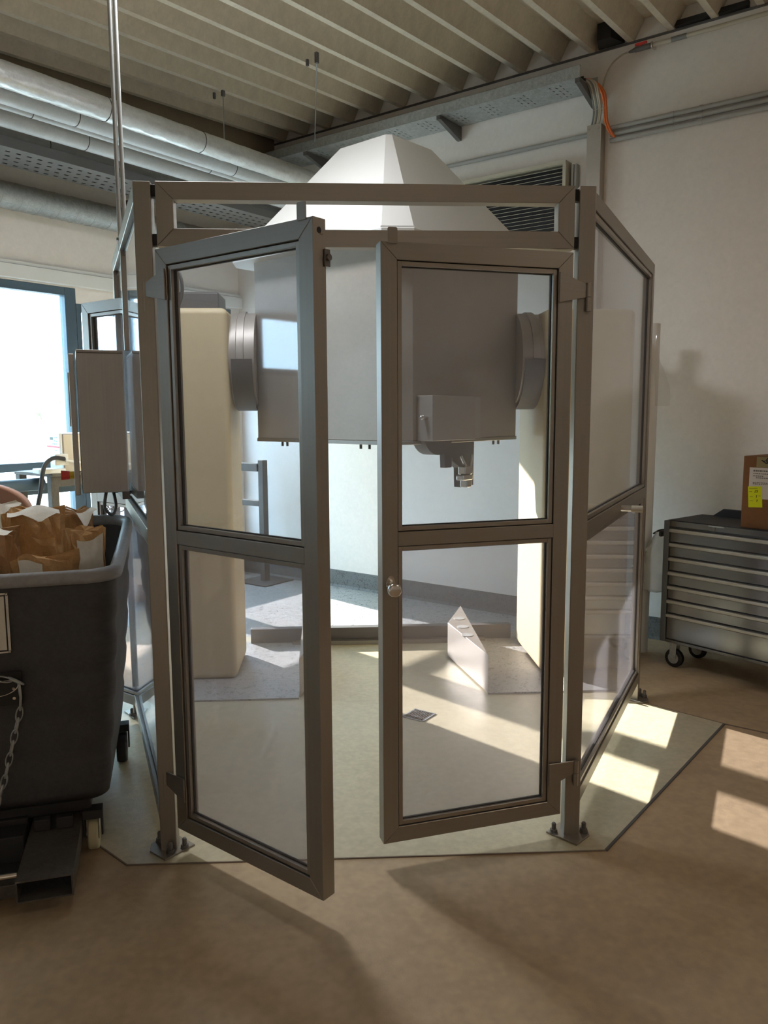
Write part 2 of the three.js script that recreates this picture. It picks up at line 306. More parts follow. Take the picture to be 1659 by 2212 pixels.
function bolt() { return [new THREE.CylinderGeometry(0.008, 0.008, 0.03, 6).translate(0, 0.023, 0), new THREE.CylinderGeometry(0.013, 0.013, 0.012, 6).translate(0, 0.014, 0), new THREE.SphereGeometry(0.0085, 10, 6, 0, 6.3, 0, 1.6).translate(0, 0.037, 0), new THREE.CylinderGeometry(0.015, 0.015, 0.003, 14).translate(0, 0.0085, 0)]; }
const boltG = merge(bolt());
function footPlate(parent, x, z, turn, spots) {
  const g = prism([[-0.062, -0.055], [0.062, -0.055], [0.062, 0.03], [0.03, 0.068], [-0.03, 0.068], [-0.062, 0.03]], 0.0, 0.007, 0.001); g.rotateY(turn);
  const p = mesh('foot_plate', g, M.steelH, parent); p.position.set(x, 0.003, z);
  for (const [a, b] of spots) { const m = mesh('anchor_bolt', boltG, M.darkSteel, p); m.position.set(a, 0.001, b); }
}
function hinge(parent, s, yTop, h, up) { // s: +1 door lies towards +x of the hinge
  // barrel, two halves, and the tapered strap plate
  const bxp = -s * 0.052, z = 0.008;
  mesh('hinge_barrel', [cyl(V(bxp, yTop - h, z), V(bxp, yTop - h / 2 - 0.001, z), 0.009, 14), cyl(V(bxp, yTop - h / 2 + 0.001, z), V(bxp, yTop, z), 0.009, 14)], M.steelV, parent);
  const tall = 0.084, x0 = -s * 0.048, x1 = s * 0.052;
  const pts = up === 'flat' ? [[x0, yTop], [x1, yTop], [x1, yTop - tall], [x0, yTop - h / 2]] : [[x0, yTop - 0.005], [x1, yTop + 0.03], [x1, yTop - tall + 0.02], [x0, yTop - h / 2]];
  const g = poly(s > 0 ? pts.slice().reverse() : pts, 0.006, 0.001); g.translate(0, 0, 0.003);
  mesh('hinge_strap', g, M.steelH, parent);
}
function door(name, label, hingeUV, freeUV, s) {
  const dir = s > 0 ? [freeUV[0] - hingeUV[0], freeUV[1] - hingeUV[1]] : [hingeUV[0] - freeUV[0], hingeUV[1] - freeUV[1]];
  const p = MP(...hingeUV), W = Math.hypot(...dir), t = thing(name, label, 'door', [p.x, 0, p.z], turnOf(Math.atan2(dir[1], dir[0]) / RAD));
  const x0 = s > 0 ? 0 : -W, x1 = s > 0 ? W : 0, y0 = 0.1, y1 = 2.006;
  mitred(t, x0, x1, y0, y1, 0.052);
  mesh('rail', bx(x0 + 0.052, x1 - 0.052, 1.084, 1.129, -TD, 0, 0.0015), M.steelH, t);
  glaze(t, x0 + 0.052, x1 - 0.052, 1.129, y1 - 0.052); glaze(t, x0 + 0.052, x1 - 0.052, y0 + 0.052, 1.084);
  hinge(t, s, 1.912, 0.09, 'up'); hinge(t, s, 0.293, 0.09, 'flat');
  const xf = s > 0 ? x1 : x0; // free edge
  const tab = new THREE.Shape(); { const a = 0.015, b = 0.04, r = 0.006; tab.moveTo(-a, -0.006); tab.lineTo(a, -0.006); tab.lineTo(a, b - r); tab.quadraticCurveTo(a, b, a - r, b); tab.lineTo(-a + r, b); tab.quadraticCurveTo(-a, b, -a, b - r); }
  const tg = new THREE.ExtrudeGeometry(tab, { depth: 0.005, bevelEnabled: false }); tg.translate(xf - s * 0.036, y1, 0.0005); mesh('stop_tab', uvBox(tg), M.steelV, t);
  return { t, xf, y1, s };
}
// ---- doors
{
  const d = door('enclosure_door', 'steel framed glazed door swung wide open, without a knob', [-0.668, -0.05], [-0.166, -0.489], 1);
  mesh('edge_hole', [cyl(V(d.xf - 0.001, 1.975, -0.024), V(d.xf + 0.0012, 1.975, -0.024), 0.008, 16)], M.black, d.t);
  mesh('lock_pin', [cyl(V(d.xf, 1.968, -0.03), V(d.xf + 0.004, 1.968, -0.036), 0.003, 8)], M.chrome, d.t);
  mesh('latch_bumper', [bx(d.xf, d.xf + 0.006, 1.885, 1.93, -0.062, -0.04, 0.002), cyl(V(d.xf + 0.006, 1.908, -0.05), V(d.xf + 0.014, 1.908, -0.05), 0.009, 12)], M.darkSteel, d.t);
  const e = door('enclosure_door', 'steel framed glazed door standing slightly ajar, with a round knob', [0.655, -0.045], [0.026, -0.2], -1);
  const kx = e.xf + 0.026;
  mesh('knob_rose', (() => { const s = new THREE.Shape(); s.absellipse(0, 0, 0.014, 0.024, 0, Math.PI * 2); const g = new THREE.ExtrudeGeometry(s, { depth: 0.005, bevelEnabled: true, bevelSize: 0.001, bevelThickness: 0.001, bevelSegments: 1, curveSegments: 16 }); g.translate(kx, 0.968, 0.001); return uvBox(g); })(), M.chrome, e.t);
  { const prof = [[0, 0.05], [0.015, 0.05], [0.021, 0.046], [0.0225, 0.038], [0.021, 0.03], [0.014, 0.024], [0.01, 0.018], [0.01, 0]].map(([a, b]) => new THREE.Vector2(a, b)); const g = new THREE.LatheGeometry(prof.reverse(), 28); g.rotateX(Math.PI / 2); g.translate(kx, 0.955, 0.005); mesh('knob', g, M.chrome, e.t, 'round polished knob'); }
}
// ---- transom between the posts
{
  const p = MP(0, -0.03), t = thing('transom_frame', 'long shallow steel tube frame spanning above the two doors', 'frame', [p.x, 0, p.z], turnOf(0));
  mitred(t, -0.664, 0.66, 2.02, 2.215, 0.054);
  for (const s of [-1, 1]) for (const y of [2.042, 2.19]) mesh('spacer', bx(s > 0 ? 0.66 : -0.685, s > 0 ? 0.677 : -0.664, y - 0.018, y + 0.018, -0.042, -0.012, 0.002), M.black, t, 'black spacer block');
}
// ---- side panels
function sidePanel(label, a, b, outward, knob) {
  const phi = Math.atan2(b[1] - a[1], b[0] - a[0]) / RAD, p = MP(...a), W = Math.hypot(b[0] - a[0], b[1] - a[1]);
  const t = thing('enclosure_panel', label, 'panel', [p.x, 0, p.z], turnOf(phi));
  const post = bx(-0.027, 0.027, 0.006, 2.215, -0.025, 0.025, 0.003); post.rotateY(-phi * RAD); // square to the front, not to the panel
  const pm = mesh('post', post, M.steelV, t); pm.position.set(0, 0, 0);
  const z1 = outward > 0 ? 0.02 : 0.02, z0 = z1 - TD;
  mesh('post', bx(W - 0.05, W, 0.006, 2.215, z0, z1, 0.003), M.steelV, t);
  const x0 = 0.02, x1 = W - 0.05, rail = (y0, y1) => mesh('rail', bx(x0, x1, y0, y1, z0, z1, 0.002), M.steelH, t);
  rail(2.16, 2.215); rail(1.067, 1.122); rail(0.1, 0.152);
  const g = new THREE.Group(); g.name = 'glazing'; g.position.z = outward > 0 ? z1 : z1 - TD * 0.15; t.add(g);
  glaze(g, x0 + 0.005, x1, 1.122, 2.16, 0.018); glaze(g, x0 + 0.005, x1, 0.152, 1.067, 0.018);
  footPlate(t, 0, 0, phi * RAD + 0.2, outward > 0 ? [[-0.03, -0.05], [0.045, -0.02], [0.02, 0.045]] : [[-0.045, -0.005], [-0.03, 0.045], [0.045, -0.03]]);
  footPlate(t, W - 0.025, 0, 0.3, [[0.045, 0.02], [0.03, 0.045], [-0.04, -0.04]]);
  if (knob) { mesh('knob_stem', cyl(V(0.735, 1.094, z1), V(0.735, 1.094, z1 + 0.045), 0.013, 20), M.chrome, t); mesh('knob_cap', cyl(V(0.735, 1.094, z1 + 0.045), V(0.735, 1.094, z1 + 0.09), 0.0145, 20), M.beige, t, 'beige plastic knob end'); }
  return t;
}
sidePanel('glazed steel side panel facing the tool chest, with a stub knob on its rail', [0.702, -0.005], [1.44, 1.3], 1, true);
sidePanel('steel framed glazed side panel next to the grey tub, carrying the control cabinet', [-0.706, -0.005], [-1.13, 1.29], -1, false);
// ---- gate standing open behind the cabinet (along world z)
{
  const t = thing('side_gate', 'narrow glazed steel gate standing open behind the control cabinet', 'gate', [2.21, 0, -3.43], -Math.PI / 2);
  mitred(t, 0, 0.4, 0.1, 2.02, 0.05);
  mesh('rail', bx(0.05, 0.35, 1.08, 1.13, -TD, 0, 0.0015), M.steelH, t);
  glaze(t, 0.05, 0.35, 1.13, 1.97); glaze(t, 0.05, 0.35, 0.15, 1.08);
}

// ================================================================== CONTAINER BLENDER
{
  const p = MP(0.18, 2.0), t = thing('container_blender', 'large steel container blender hung between two cream columns, under a pyramid hood', 'machine', [p.x, 0, p.z], turnOf(0));
  const octo = (e, c) => { const h = c / 2; return [[-h, e], [h, e], [e, h], [e, -h], [h, -e], [-h, -e], [-e, -h], [-e, h]].map(([x, z]) => [x, z]); };
  const oc = (e, c) => octo(e, c).reverse();
  mesh('body', prism(oc(0.74, 0.16).reverse(), 1.362, 2.345, 0.002), M.satin, t, 'brushed steel container body with chamfered corners');
  mesh('body_flange', prism(oc(0.746, 0.162).reverse(), 1.342, 1.362, 0.002), M.steelH, t);
  // hood: frustum of the same plan
  const ring = (e, c, y) => octo(e, c).map(([x, z]) => V(x, y, z));
  { const rings = [ring(0.857, 0.152, 2.325), ring(0.857, 0.152, 2.345), ring(0.255, 0.034, 2.955)].map((r) => r.slice().reverse()); let g = loft(rings.map((r) => r), true, true).toNonIndexed(); g.computeVertexNormals(); mesh('hood', uvBox(g), M.hood, t, 'satin steel pyramid hood'); }
  mesh('hood_seam', [bx(-0.08, 0.08, 2.345, 2.356, 0.848, 0.853)], M.white, t);
  mesh('hood_pin', [bx(0.06, 0.1, 2.955, 2.97, -0.2, -0.16)], M.darkSteel, t);
  for (const s of [-1, 1]) {
    const prof = [[0.0, 0.735], [0.262, 0.735], [0.262, 0.79], [0.27, 0.792], [0.27, 0.83], [0.258, 0.835], [0.258, 0.88], [0, 0.88]].map(([a, b]) => new THREE.Vector2(a, b));
    const g = toCreasedNormals(new THREE.LatheGeometry(prof, 48), 0.5); g.rotateZ(-s * Math.PI / 2); g.translate(0, 1.8, 0);
    mesh('trunnion', g, M.satin, t, 'round steel trunnion drum');
    { const q = []; for (let k = 0; k <= 20; k++) { const a = -Math.PI * k / 20; q.push([0.276 * Math.cos(a), 0.276 * Math.sin(a)]); } for (let k = 20; k >= 0; k--) { const a = -Math.PI * k / 20; q.push([0.271 * Math.cos(a), 0.271 * Math.sin(a)]); } const gg = poly(q, 0.112); gg.rotateY(Math.PI / 2); gg.translate(s > 0 ? 0.745 : -0.857, 1.79, 0); mesh('trunnion_guard', toCreasedNormals(gg, 0.5), M.darkSteel, t, 'dark lower guard shell'); }
    const xi = s > 0 ? 0.855 : -0.87, xo = s > 0 ? 1.36 : -1.36;
    mesh('column', bx(Math.min(xi, xo), Math.max(xi, xo), 0.012, 2.06, s > 0 ? -0.34 : -0.2, 0.28, 0.035), M.cream, t, 'cream painted column');
    mesh('base_plate', bx(s > 0 ? 0.496 : -1.3, s > 0 ? 1.24 : -0.51, 0.002, 0.012, -0.45, 0.6, 0.002), M.terrazzo, t, 'grey speckled base plate');
    const tri = [[s * 0.5 - 0.005, 0.6], [s * 0.375 - 0.005, -0.06], [s * 0.52 - 0.005, -0.48]];
    const f = mesh('foot_wedge', prism(s > 0 ? tri.slice().reverse() : tri, 0.012, 0.22, 0.002), M.satin, t, 'steel wedge foot with three round caps');
    for (const [u, v] of [[0.642, 2.15], [0.635, 1.96], [0.632, 1.78]]) { const g2 = new THREE.CylinderGeometry(0.034, 0.035, 0.004, 24); g2.translate(s * (u - 0.185) - 0.003, 0.221, 2.0 - v); mesh('foot_cap', g2, M.conduit, f); }
  }
  mesh('base_beam', bx(-0.87, 0.84, 0.004, 0.105, -0.47, -0.41, 0.003), M.darkSteel, t, 'dark low beam joining the base plates');
  mesh('base_channel', bx(-0.6, 0.66, 0.003, 0.03, -0.405, -0.36, 0.002), M.steelH, t);
  // fittings on the right-hand face (u+, towards the camera): face frame
  const face = (s) => { const g = new THREE.Group(); g.name = s > 0 ? 'valve_assembly' : 'clamp_assembly'; g.position.set(s * 0.08, 0, 0.74); g.rotation.y = s > 0 ? Math.PI / 4 : Math.PI - Math.PI / 4 + Math.PI; t.add(g); return g; };
  const R = face(1); // local x runs outwards along the face, z out of it
  mesh('gear_box', bx(0.03, 0.39, 1.36, 1.582, 0.0, 0.1, 0.003), M.satin, R);
  mesh('gear_box_lid', bx(0.34, 0.5, 1.365, 1.58, 0.0, 0.055, 0.003), M.cabinet, R);
  mesh('side_knob', [cyl(V(0.0, 1.475, 0.06), V(0.03, 1.475, 0.06), 0.012, 12), new THREE.SphereGeometry(0.012, 12, 8).translate(-0.005, 1.475, 0.06)], M.chrome, R);
  mesh('valve_disc', [cyl(V(0.17, 1.41, -0.05), V(0.17, 1.41, 0.03), 0.125, 32)], M.darkSteel, R);
  mesh('clamp_leg', [poly([[0.29, 1.345], [0.36, 1.345], [0.36, 1.21], [0.3, 1.21]].reverse(), 0.03).translate(0, 0, -0.06), poly([[0.34, 1.345], [0.58, 1.345], [0.575, 1.1], [0.46, 1.095], [0.455, 1.2], [0.38, 1.24]].reverse(), 0.05, 0.003).translate(0, 0, -0.09)], M.darkSteel, R);
  mesh('clamp_lever', [cyl(V(0.4, 1.27, 0.0), V(0.43, 1.2, 0.02), 0.008, 8), cyl(V(0.5, 1.27, 0.0), V(0.46, 1.2, 0.02), 0.008, 8), bx(0.4, 0.47, 1.17, 1.215, -0.02, 0.03, 0.006), bx(0.37, 0.46, 1.14, 1.17, -0.01, 0.04, 0.008), bx(0.42, 0.46, 1.1, 1.15, -0.02, 0.03, 0.006)], M.chrome, R);
  const L = face(-1);
  mesh('corner_strip', bx(-0.016, -0.004, 1.364, 2.33, -0.002, 0.002), M.steelV, L);
  mesh('clamp_leg', poly([[-0.6, 1.345], [-0.53, 1.345], [-0.53, 1.1], [-0.59, 1.105]].reverse(), 0.05, 0.003).translate(0, 0, -0.09), M.darkSteel, L);
  mesh('side_marker', bx(-0.055, -0.035, 1.25, 1.335, -0.07, -0.04), M.green, L, 'green marker tab');
  for (const x of [-0.16, -0.1, -0.72, -0.76]) mesh('stud', cyl(V(x, 1.318, -0.03), V(x, 1.345, -0.03), 0.007, 8), M.darkSteel, L);
  for (const x of [0.75, 0.8]) mesh('stud', cyl(V(x, 1.318, -0.03), V(x, 1.345, -0.03), 0.007, 8), M.darkSteel, R);
  mesh('drive_housing', bx(-1.3, -0.98, 1.55, 2.21, -0.5, -0.2, 0.01), M.darkSteel, t, 'grey drive housing behind the column');
}
// cable hanging inside the left door
tag(mesh('hanging_cable', tube([MP(-0.86, 1.0, 2.17), MP(-0.8, 1.0, 2.12), MP(-0.785, 1.0, 2.04), MP(-0.82, 1.0, 1.95), MP(-0.9, 1.03, 1.9)], 0.008), M.greyCable, scene), 'dark cable loop hanging inside the open glazed door', 'cable');
// floor drain
{
  const t = thing('floor_drain', 'small square grey grate set in the pale floor', 'drain', [3.115, 0.003, -2.112], 0.04), s = 0.062;
  mesh('grate_frame', [bx(-s, s, 0, 0.004, -s, -s + 0.008), bx(-s, s, 0, 0.004, s - 0.008, s), bx(-s, -s + 0.008, 0, 0.004, -s, s), bx(s - 0.008, s, 0, 0.004, -s, s)], M.galv, t);
  mesh('drain_cup', bx(-s, s, 0.0, 0.001, -s, s), M.black, t);
  for (let i = -4; i <= 4; i++) mesh('grate_bar', bx(-s + 0.006, s - 0.006, 0.001, 0.004, i * 0.012 - 0.003, i * 0.012 + 0.003), M.frameSteel, t);
  for (const x of [-0.025, 0.025]) mesh('grate_bar', bx(x - 0.004, x + 0.004, 0.001, 0.0042, -s + 0.006, s - 0.006), M.frameSteel, t);
}
// pole stand near the back corner
{
  const t = thing('pole_stand', 'grey pole stand with two side arms in the back corner', 'stand', [4.92, 0, -5.0], 0);
  mesh('pole', bx(-0.03, 0.03, 0.01, 1.09, -0.03, 0.03, 0.004), M.frameSteel, t);
  mesh('arm', bx(-0.04, 0.02, 0.99, 1.06, -0.3, -0.03, 0.004), M.frameSteel, t); mesh('arm', bx(-0.03, 0.02, 0.68, 0.73, -0.3, -0.03, 0.004), M.frameSteel, t);
  mesh('base', bx(-0.18, 0.18, 0, 0.014, -0.18, 0.18, 0.004), M.frameSteel, t);
}

// ================================================================== CONTROL CABINET
{
  // local x along the panel away from the camera, outside is -z
  const a = [-0.706, -0.005], b = [-1.13, 1.29], phi = Math.atan2(b[1] - a[1], b[0] - a[0]) / RAD, p = MP(...a);
  const t = thing('control_cabinet', 'brushed steel control cabinet with red stop button, mounted on the side panel', 'cabinet', [p.x, 0, p.z], turnOf(phi));
  const x0 = 0.83, x1 = 1.2, zi = -0.034, zo = -0.246;
  mesh('cabinet_body', bx(x0, x1, 1.172, 1.75, zo + 0.03, zi, 0.004), M.cabinet, t);
  mesh('cabinet_top', bx(x0 - 0.002, x1, 1.75, 1.762, zo + 0.03, zi, 0.003), M.steelH, t);
  const d = mesh('cabinet_door', bx(x0 + 0.003, x1, 1.165, 1.745, zo, zo + 0.022, 0.004), M.cabinet, t);
  mesh('sign_plate', bx(x0 + 0.03, x1 - 0.05, 1.45, 1.67, zo - 0.006, zo, 0.001), M.white, d);
  mesh('stop_collar', cyl(V(x0 + 0.08, 1.245, zo), V(x0 + 0.08, 1.245, zo - 0.018), 0.016, 20), M.yellow, d, 'yellow collar');
  mesh('stop_button', cyl(V(x0 + 0.08, 1.245, zo - 0.018), V(x0 + 0.08, 1.245, zo - 0.052), 0.018, 24, 0.021), M.red, d, 'red mushroom stop button');
  mesh('mount_plate', poly([[x0 + 0.01, 1.172], [x1, 1.172], [x1, 1.13], [x0 + 0.01, 1.14]].reverse(), 0.03).translate(0, 0, -0.06), M.darkSteel, t);
  
  mesh('cable_tail', tube([V(x0 + 0.1, 1.175, -0.12), V(x0 + 0.1, 1.1, -0.13), V(x0 + 0.15, 1.06, -0.1), V(x0 + 0.2, 1.09, -0.08), V(x0 + 0.22, 1.175, -0.09)], 0.007), M.greyCable, t);
  // vertical twin conduit to the ceiling
  const q = MP(-0.972, 0.77), c = thing('riser_conduit', 'twin steel conduit rising from the control cabinet to the ceiling', 'conduit', [q.x, 0, q.z], turnOf(phi));
  mesh('conduit_pipe', cyl(V(0, 2.16, 0.008), V(0, 3.6, 0.008), 0.0085, 12), M.conduit, c); mesh('conduit_pipe', cyl(V(0, 2.16, -0.012), V(0, 3.6, -0.012), 0.0085, 12), M.conduit, c);
  mesh('clip', bx(-0.012, 0.012, 2.2, 2.21, -0.026, 0.03), M.darkSteel, c);
  mesh('cable_channel', bx(-0.012, 0.012, 1.76, 2.17, -0.015, 0.015, 0.003), M.steelV, c);
}

// ================================================================== TUB WITH PAPER SACKS
{
  const T37 = -37 * RAD, t = thing('waste_tub', 'dark grey plastic tub on castors, full of paper sacks', 'tub', [1.5, 0, -2.216], T37);
  const N = 72, rr = (x0, x1, z0, z1, r, y, yb) => { // rounded rectangle ring; yb = height at the back (z0)
    const pts = [];
    for (let i = 0; i < N; i++) {
      const q = (i / N) * 4, k = Math.floor(q), f = q - k;
      const cx = [x1 - r, x0 + r, x0 + r, x1 - r][k], cz = [z1 - r, z1 - r, z0 + r, z0 + r][k];
      // half of each quarter is arc, the rest straight
      let px, pz;
      if (f < 0.7) { const b = k * Math.PI / 2 + (f / 0.7) * Math.PI / 2; px = cx + r * Math.cos(b); pz = cz + r * Math.sin(b); }
      else { const b = (k + 1) * Math.PI / 2, nx = [x0 + r, x0 + r, x1 - r, x1 - r][k], nz = [z1 - r, z0 + r, z0 + r, z1 - r][k], g = (f - 0.7) / 0.3; const ax = cx + r * Math.cos(b), az = cz + r * Math.sin(b), bx2 = nx + r * Math.cos(b), bz = nz + r * Math.sin(b); px = ax + (bx2 - ax) * g; pz = az + (bz - az) * g; }
      const back = Math.min(1, Math.max(0, (z1 - pz) / (z1 - z0)));
      pts.push(V(px + 0.02 * back * Math.max(0, (px - x0) / (x1 - x0)), y + (yb - y) * back * back, pz));
    }
    return pts;
  };
  const W = 1.16, D = 1.05, outer = [];
  for (let i = 0; i <= 26; i++) {
    const f = i / 26, y = 0.195 + f * 0.765, e = 0.10 * (1 - f) ** 1.6, groove = i > 2 && i < 24 && i % 5 < 2 ? 0.006 : 0;
    outer.push(rr(-W + e * 1.2 + groove, 0 - e * 0.6 - groove, -D + e * 1.4 + groove, -0.01 - e * 0.45 - groove, 0.07, y, y + 0.05 * f));
  }
  mesh('tub_shell', loft(outer, true, false), M.tub, t);
  const inner = []; for (let i = 0; i <= 8; i++) { const f = 1 - i / 8, y = 0.24 + f * 0.72, e = 0.10 * (1 - f) ** 1.6 + 0.02; inner.push(rr(-W + e * 1.2, -e, -D + e * 1.4, -0.01 - e, 0.085, y, y + 0.05 * f)); }
  mesh('tub_lining', loft(inner, false, true), M.tub, t);
  const lip = [[0, 0.955], [0.013, 0.955], [0.018, 0.968], [0.015, 0.99], [0.006, 1.0], [-0.012, 0.998], [-0.024, 0.985], [-0.024, 0.95]].map(([o, y]) => rr(-W - o, o, -D - o, -0.01 + o, 0.1 + o, y, y + 0.05));
  mesh('tub_rim', loft([...lip, lip[0]], false, false), M.rim, t, 'lighter grey rolled rim');
  // undercarriage
  mesh('chassis', [bx(-W + 0.16, -0.12, 0.135, 0.2, -D + 0.16, -0.09, 0.01)], M.dark, t);
  for (const x of [-0.23, -0.82]) {
    const w = 0.0805, k = 0.005, pts = [[-w, 0.05], [w, 0.05], [w, 0.12], [-w, 0.12]], g = poly(pts, 1.1, 0, [[[-w + k, 0.05 + k], [w - k, 0.05 + k], [w - k, 0.12 - k], [-w + k, 0.12 - k]]]);
    g.translate(x, 0, -0.832); mesh('fork_pocket', g, M.frameSteel, t, 'open steel fork pocket tube');
  }
  mesh('skid_plate', bx(-1.0, -0.32, 0.03, 0.135, -0.06, 0.02, 0.004), M.dark, t); mesh('skid_plate', bx(-1.0, -0.32, 0.012, 0.15, -0.34, -0.07, 0.004), M.dark, t); mesh('skid_plate', bx(-0.95, -0.33, 0.025, 0.05, 0.02, 0.16, 0.004), M.dark, t);
  mesh('cross_bar', bx(-0.95, -0.31, 0.03, 0.075, 0.16, 0.2, 0.003), M.frameSteel, t);
  mesh('pull_rod', cyl(V(-0.95, 0.105, 0.2), V(-0.315, 0.105, 0.2), 0.009, 12), M.chrome, t);
  for (const x of [-0.2, -0.27]) mesh('pocket_lug', bx(x - 0.025, x + 0.025, 0.12, 0.16, -0.05, -0.02, 0.004), M.dark, t);
  const wheel = (x, z, r, mat) => { const g = new THREE.LatheGeometry([[0.4, -0.016], [0.94, -0.017], [1, -0.011], [1, 0.011], [0.94, 0.017], [0.4, 0.016]].map(([a, b]) => new THREE.Vector2(a * r, b * r / 0.052)), 28); g.rotateZ(Math.PI / 2); g.translate(x, r, z); const c = mesh('castor_wheel', g, mat, t); mesh('castor_fork', [bx(x - 0.032, x - 0.026, r, 2 * r + 0.03, z - 0.02, z + 0.02), bx(x + 0.026, x + 0.032, r, 2 * r + 0.03, z - 0.02, z + 0.02), bx(x - 0.032, x + 0.032, 2 * r + 0.01, 2 * r + 0.04, z - 0.025, z + 0.025)], M.dark, c); };
  wheel(-0.115, -0.09, 0.053, M.rubberCream); wheel(-0.045, -0.79, 0.065, M.dark); wheel(-1.02, -0.09, 0.053, M.rubberCream); wheel(-1.02, -0.79, 0.065, M.dark);
  // name plate, ring, chain
  const pl = mesh('name_plate', bx(-0.62, -0.325, 0.745, 0.94, -0.008, -0.003, 0.001), M.paper, t, 'pale plate with a black border');
  mesh('plate_border', [bx(-0.613, -0.332, 0.93, 0.934, -0.003, -0.0015), bx(-0.613, -0.332, 0.751, 0.755, -0.003, -0.0015), bx(-0.336, -0.332, 0.751, 0.934, -0.003, -0.0015)], M.black, pl);
  for (const y of [0.936, 0.749]) mesh('rivet', new THREE.SphereGeometry(0.005, 8, 6).translate(-0.328, y, -0.001), M.chrome, pl);
  mesh('ring_plate', bx(-0.42, -0.3, 0.57, 0.68, -0.012, -0.006, 0.002), M.black, t);
  for (const y of [0.626, 0.594]) mesh('screw', cyl(V(-0.325, y, -0.006), V(-0.325, y, -0.002), 0.005, 10), M.chrome, t);
  { const g = new THREE.TorusGeometry(0.045, 0.0035, 10, 40); g.scale(1, 0.5, 1); g.rotateZ(0.25); g.rotateX(-0.5); g.translate(-0.352, 0.635, 0.015); mesh('pull_ring', g, M.chrome, t); }
  const linkG = new THREE.TorusGeometry(0.018, 0.0036, 8, 24); linkG.scale(0.56, 1.32, 1);
  const path = new THREE.CatmullRomCurve3([V(-0.35, 0.665, 0.014), V(-0.31, 0.655, 0.018), V(-0.303, 0.62, 0.02), V(-0.307, 0.56, 0.02), V(-0.322, 0.5, 0.02), V(-0.34, 0.43, 0.02), V(-0.37, 0.32, 0.018), V(-0.405, 0.22, 0.01)]);
  for (let i = 0, n = 13; i <= n; i++) { const k = mesh('chain_link', linkG, M.galv, t), q = path.getPointAt(i / n), d = path.getTangentAt(i / n); k.position.copy(q); k.quaternion.setFromUnitVectors(V(0, 1, 0), d).multiply(new THREE.Quaternion().setFromAxisAngle(V(0, 1, 0), i % 2 ? 1.25 : 0.15)); }

  // paper sacks, standing in the tub
  const toWorld = (x, z) => { const v = V(x, 0, z).applyAxisAngle(V(0, 1, 0), T37).add(V(1.5, 0, -2.216)); return v; };
  function sack(label, x, z, yb, yt, w, d, turn, tilt, main, band, flapMat, s) {
    const q = toWorld(x, z), g = thing('paper_sack', label, 'sack', [q.x, yb, q.z], T37 + turn, 'paper sacks in the grey tub'); g.rotation.z = tilt[0]; g.rotation.x = tilt[1];
    const H = yt - yb, n = 30, NR = 22, rings = [], jit = (i, j, k) => { const q = Math.sin((i + 1) * 12.9898 + (j + 1) * 78.233 + (k + s) * 37.719) * 43758.5453; return q - Math.floor(q) - 0.5; }, surf = (a, f, out) => {
      const pinch = f > 0.8 ? 1 - 0.75 * ((f - 0.8) / 0.2) ** 1.3 : 1, bulge = (0.9 + 0.16 * Math.sin(Math.PI * Math.min(1, f * 1.1))) * (f < 0.5 ? 0.5 + f : 1);
      const c = Math.cos(a), si = Math.sin(a), e = 0.72, ex = Math.sign(c) * Math.abs(c) ** e, ez = Math.sign(si) * Math.abs(si) ** e;
      const cr = 1 + 0.06 * Math.sin(5 * a + 9 * f + s) * Math.sin(7 * f * 3 + s * 2) + 0.045 * Math.sin(11 * a - 14 * f + 2 * s) + 0.05 * (f > 0.7 ? (f - 0.7) / 0.3 : 0) * Math.sin(9 * a + s);
      return V(ex * w / 2 * bulge * cr * (f > 0.8 ? 1 + 0.1 * (f - 0.8) / 0.2 : 1) + out * c, H * f + (f > 0.9 ? 0.018 * Math.sin(3 * a + s) : 0), ez * d / 2 * bulge * cr * pinch + out * si);
    };
    for (let i = 0; i <= NR; i++) rings.push(Array.from({ length: n }, (_, j) => { const p = surf(-j / n * 2 * Math.PI, i / NR, 0), a = i > 8 ? 0.011 : 0.004; return p.add(V(jit(i, j, 1) * a, jit(i, j, 2) * a, jit(i, j, 3) * a)); }));
    const bodyG = loft(rings).toNonIndexed(); bodyG.computeVertexNormals();
    const body = mesh('sack_body', bodyG, main, g);
    if (band) { // printed paper band round the sack
      const [a0, a1] = band, r2 = []; for (let i = 0; i <= 30; i++) { const f = 0.08 + 0.9 * i / 30, row = []; for (let j = 0; j <= 10; j++) row.push(surf(a0 + (a1 - a0) * j / 10, f, 0.007)); r2.push(row); }
      const pos = [], idx = []; r2.forEach((row) => row.forEach((p) => pos.push(p.x, p.y, p.z))); for (let i = 0; i < 30; i++) for (let j = 0; j < 10; j++) { const A = i * 11 + j; idx.push(A, A + 11, A + 1, A + 1, A + 11, A + 12); }
      const bg = new THREE.BufferGeometry(); bg.setAttribute('position', new THREE.Float32BufferAttribute(pos, 3)); bg.setIndex(idx); bg.computeVertexNormals(); mesh('paper_band', uvBox(bg), M.paper, body, 'white paper band');
    }
    if (flapMat) { // folded top hanging over
      const pos = [], idx = [], m = 14; for (let i = 0; i <= m; i++) for (let j = 0; j <= 8; j++) { const f = j / 8, a = i / m - 0.5, drop = f * (0.006 + 0.06 * Math.max(0, 1 - 3 * Math.abs(a - 0.2 * Math.sin(2 * s + 0.6)))); pos.push(a * w * 0.85, H + 0.012 - drop * 0.8 + 0.012 * Math.sin(6 * a + s), d * 0.1 + 0.3 * drop + d * 0.36 * Math.sqrt(f) + 0.006 * jit(i, j, 5)); }
      for (let i = 0; i < m; i++) for (let j = 0; j < 8; j++) { const A = i * 9 + j; idx.push(A, A + 1, A + 9, A + 9, A + 1, A + 10); }
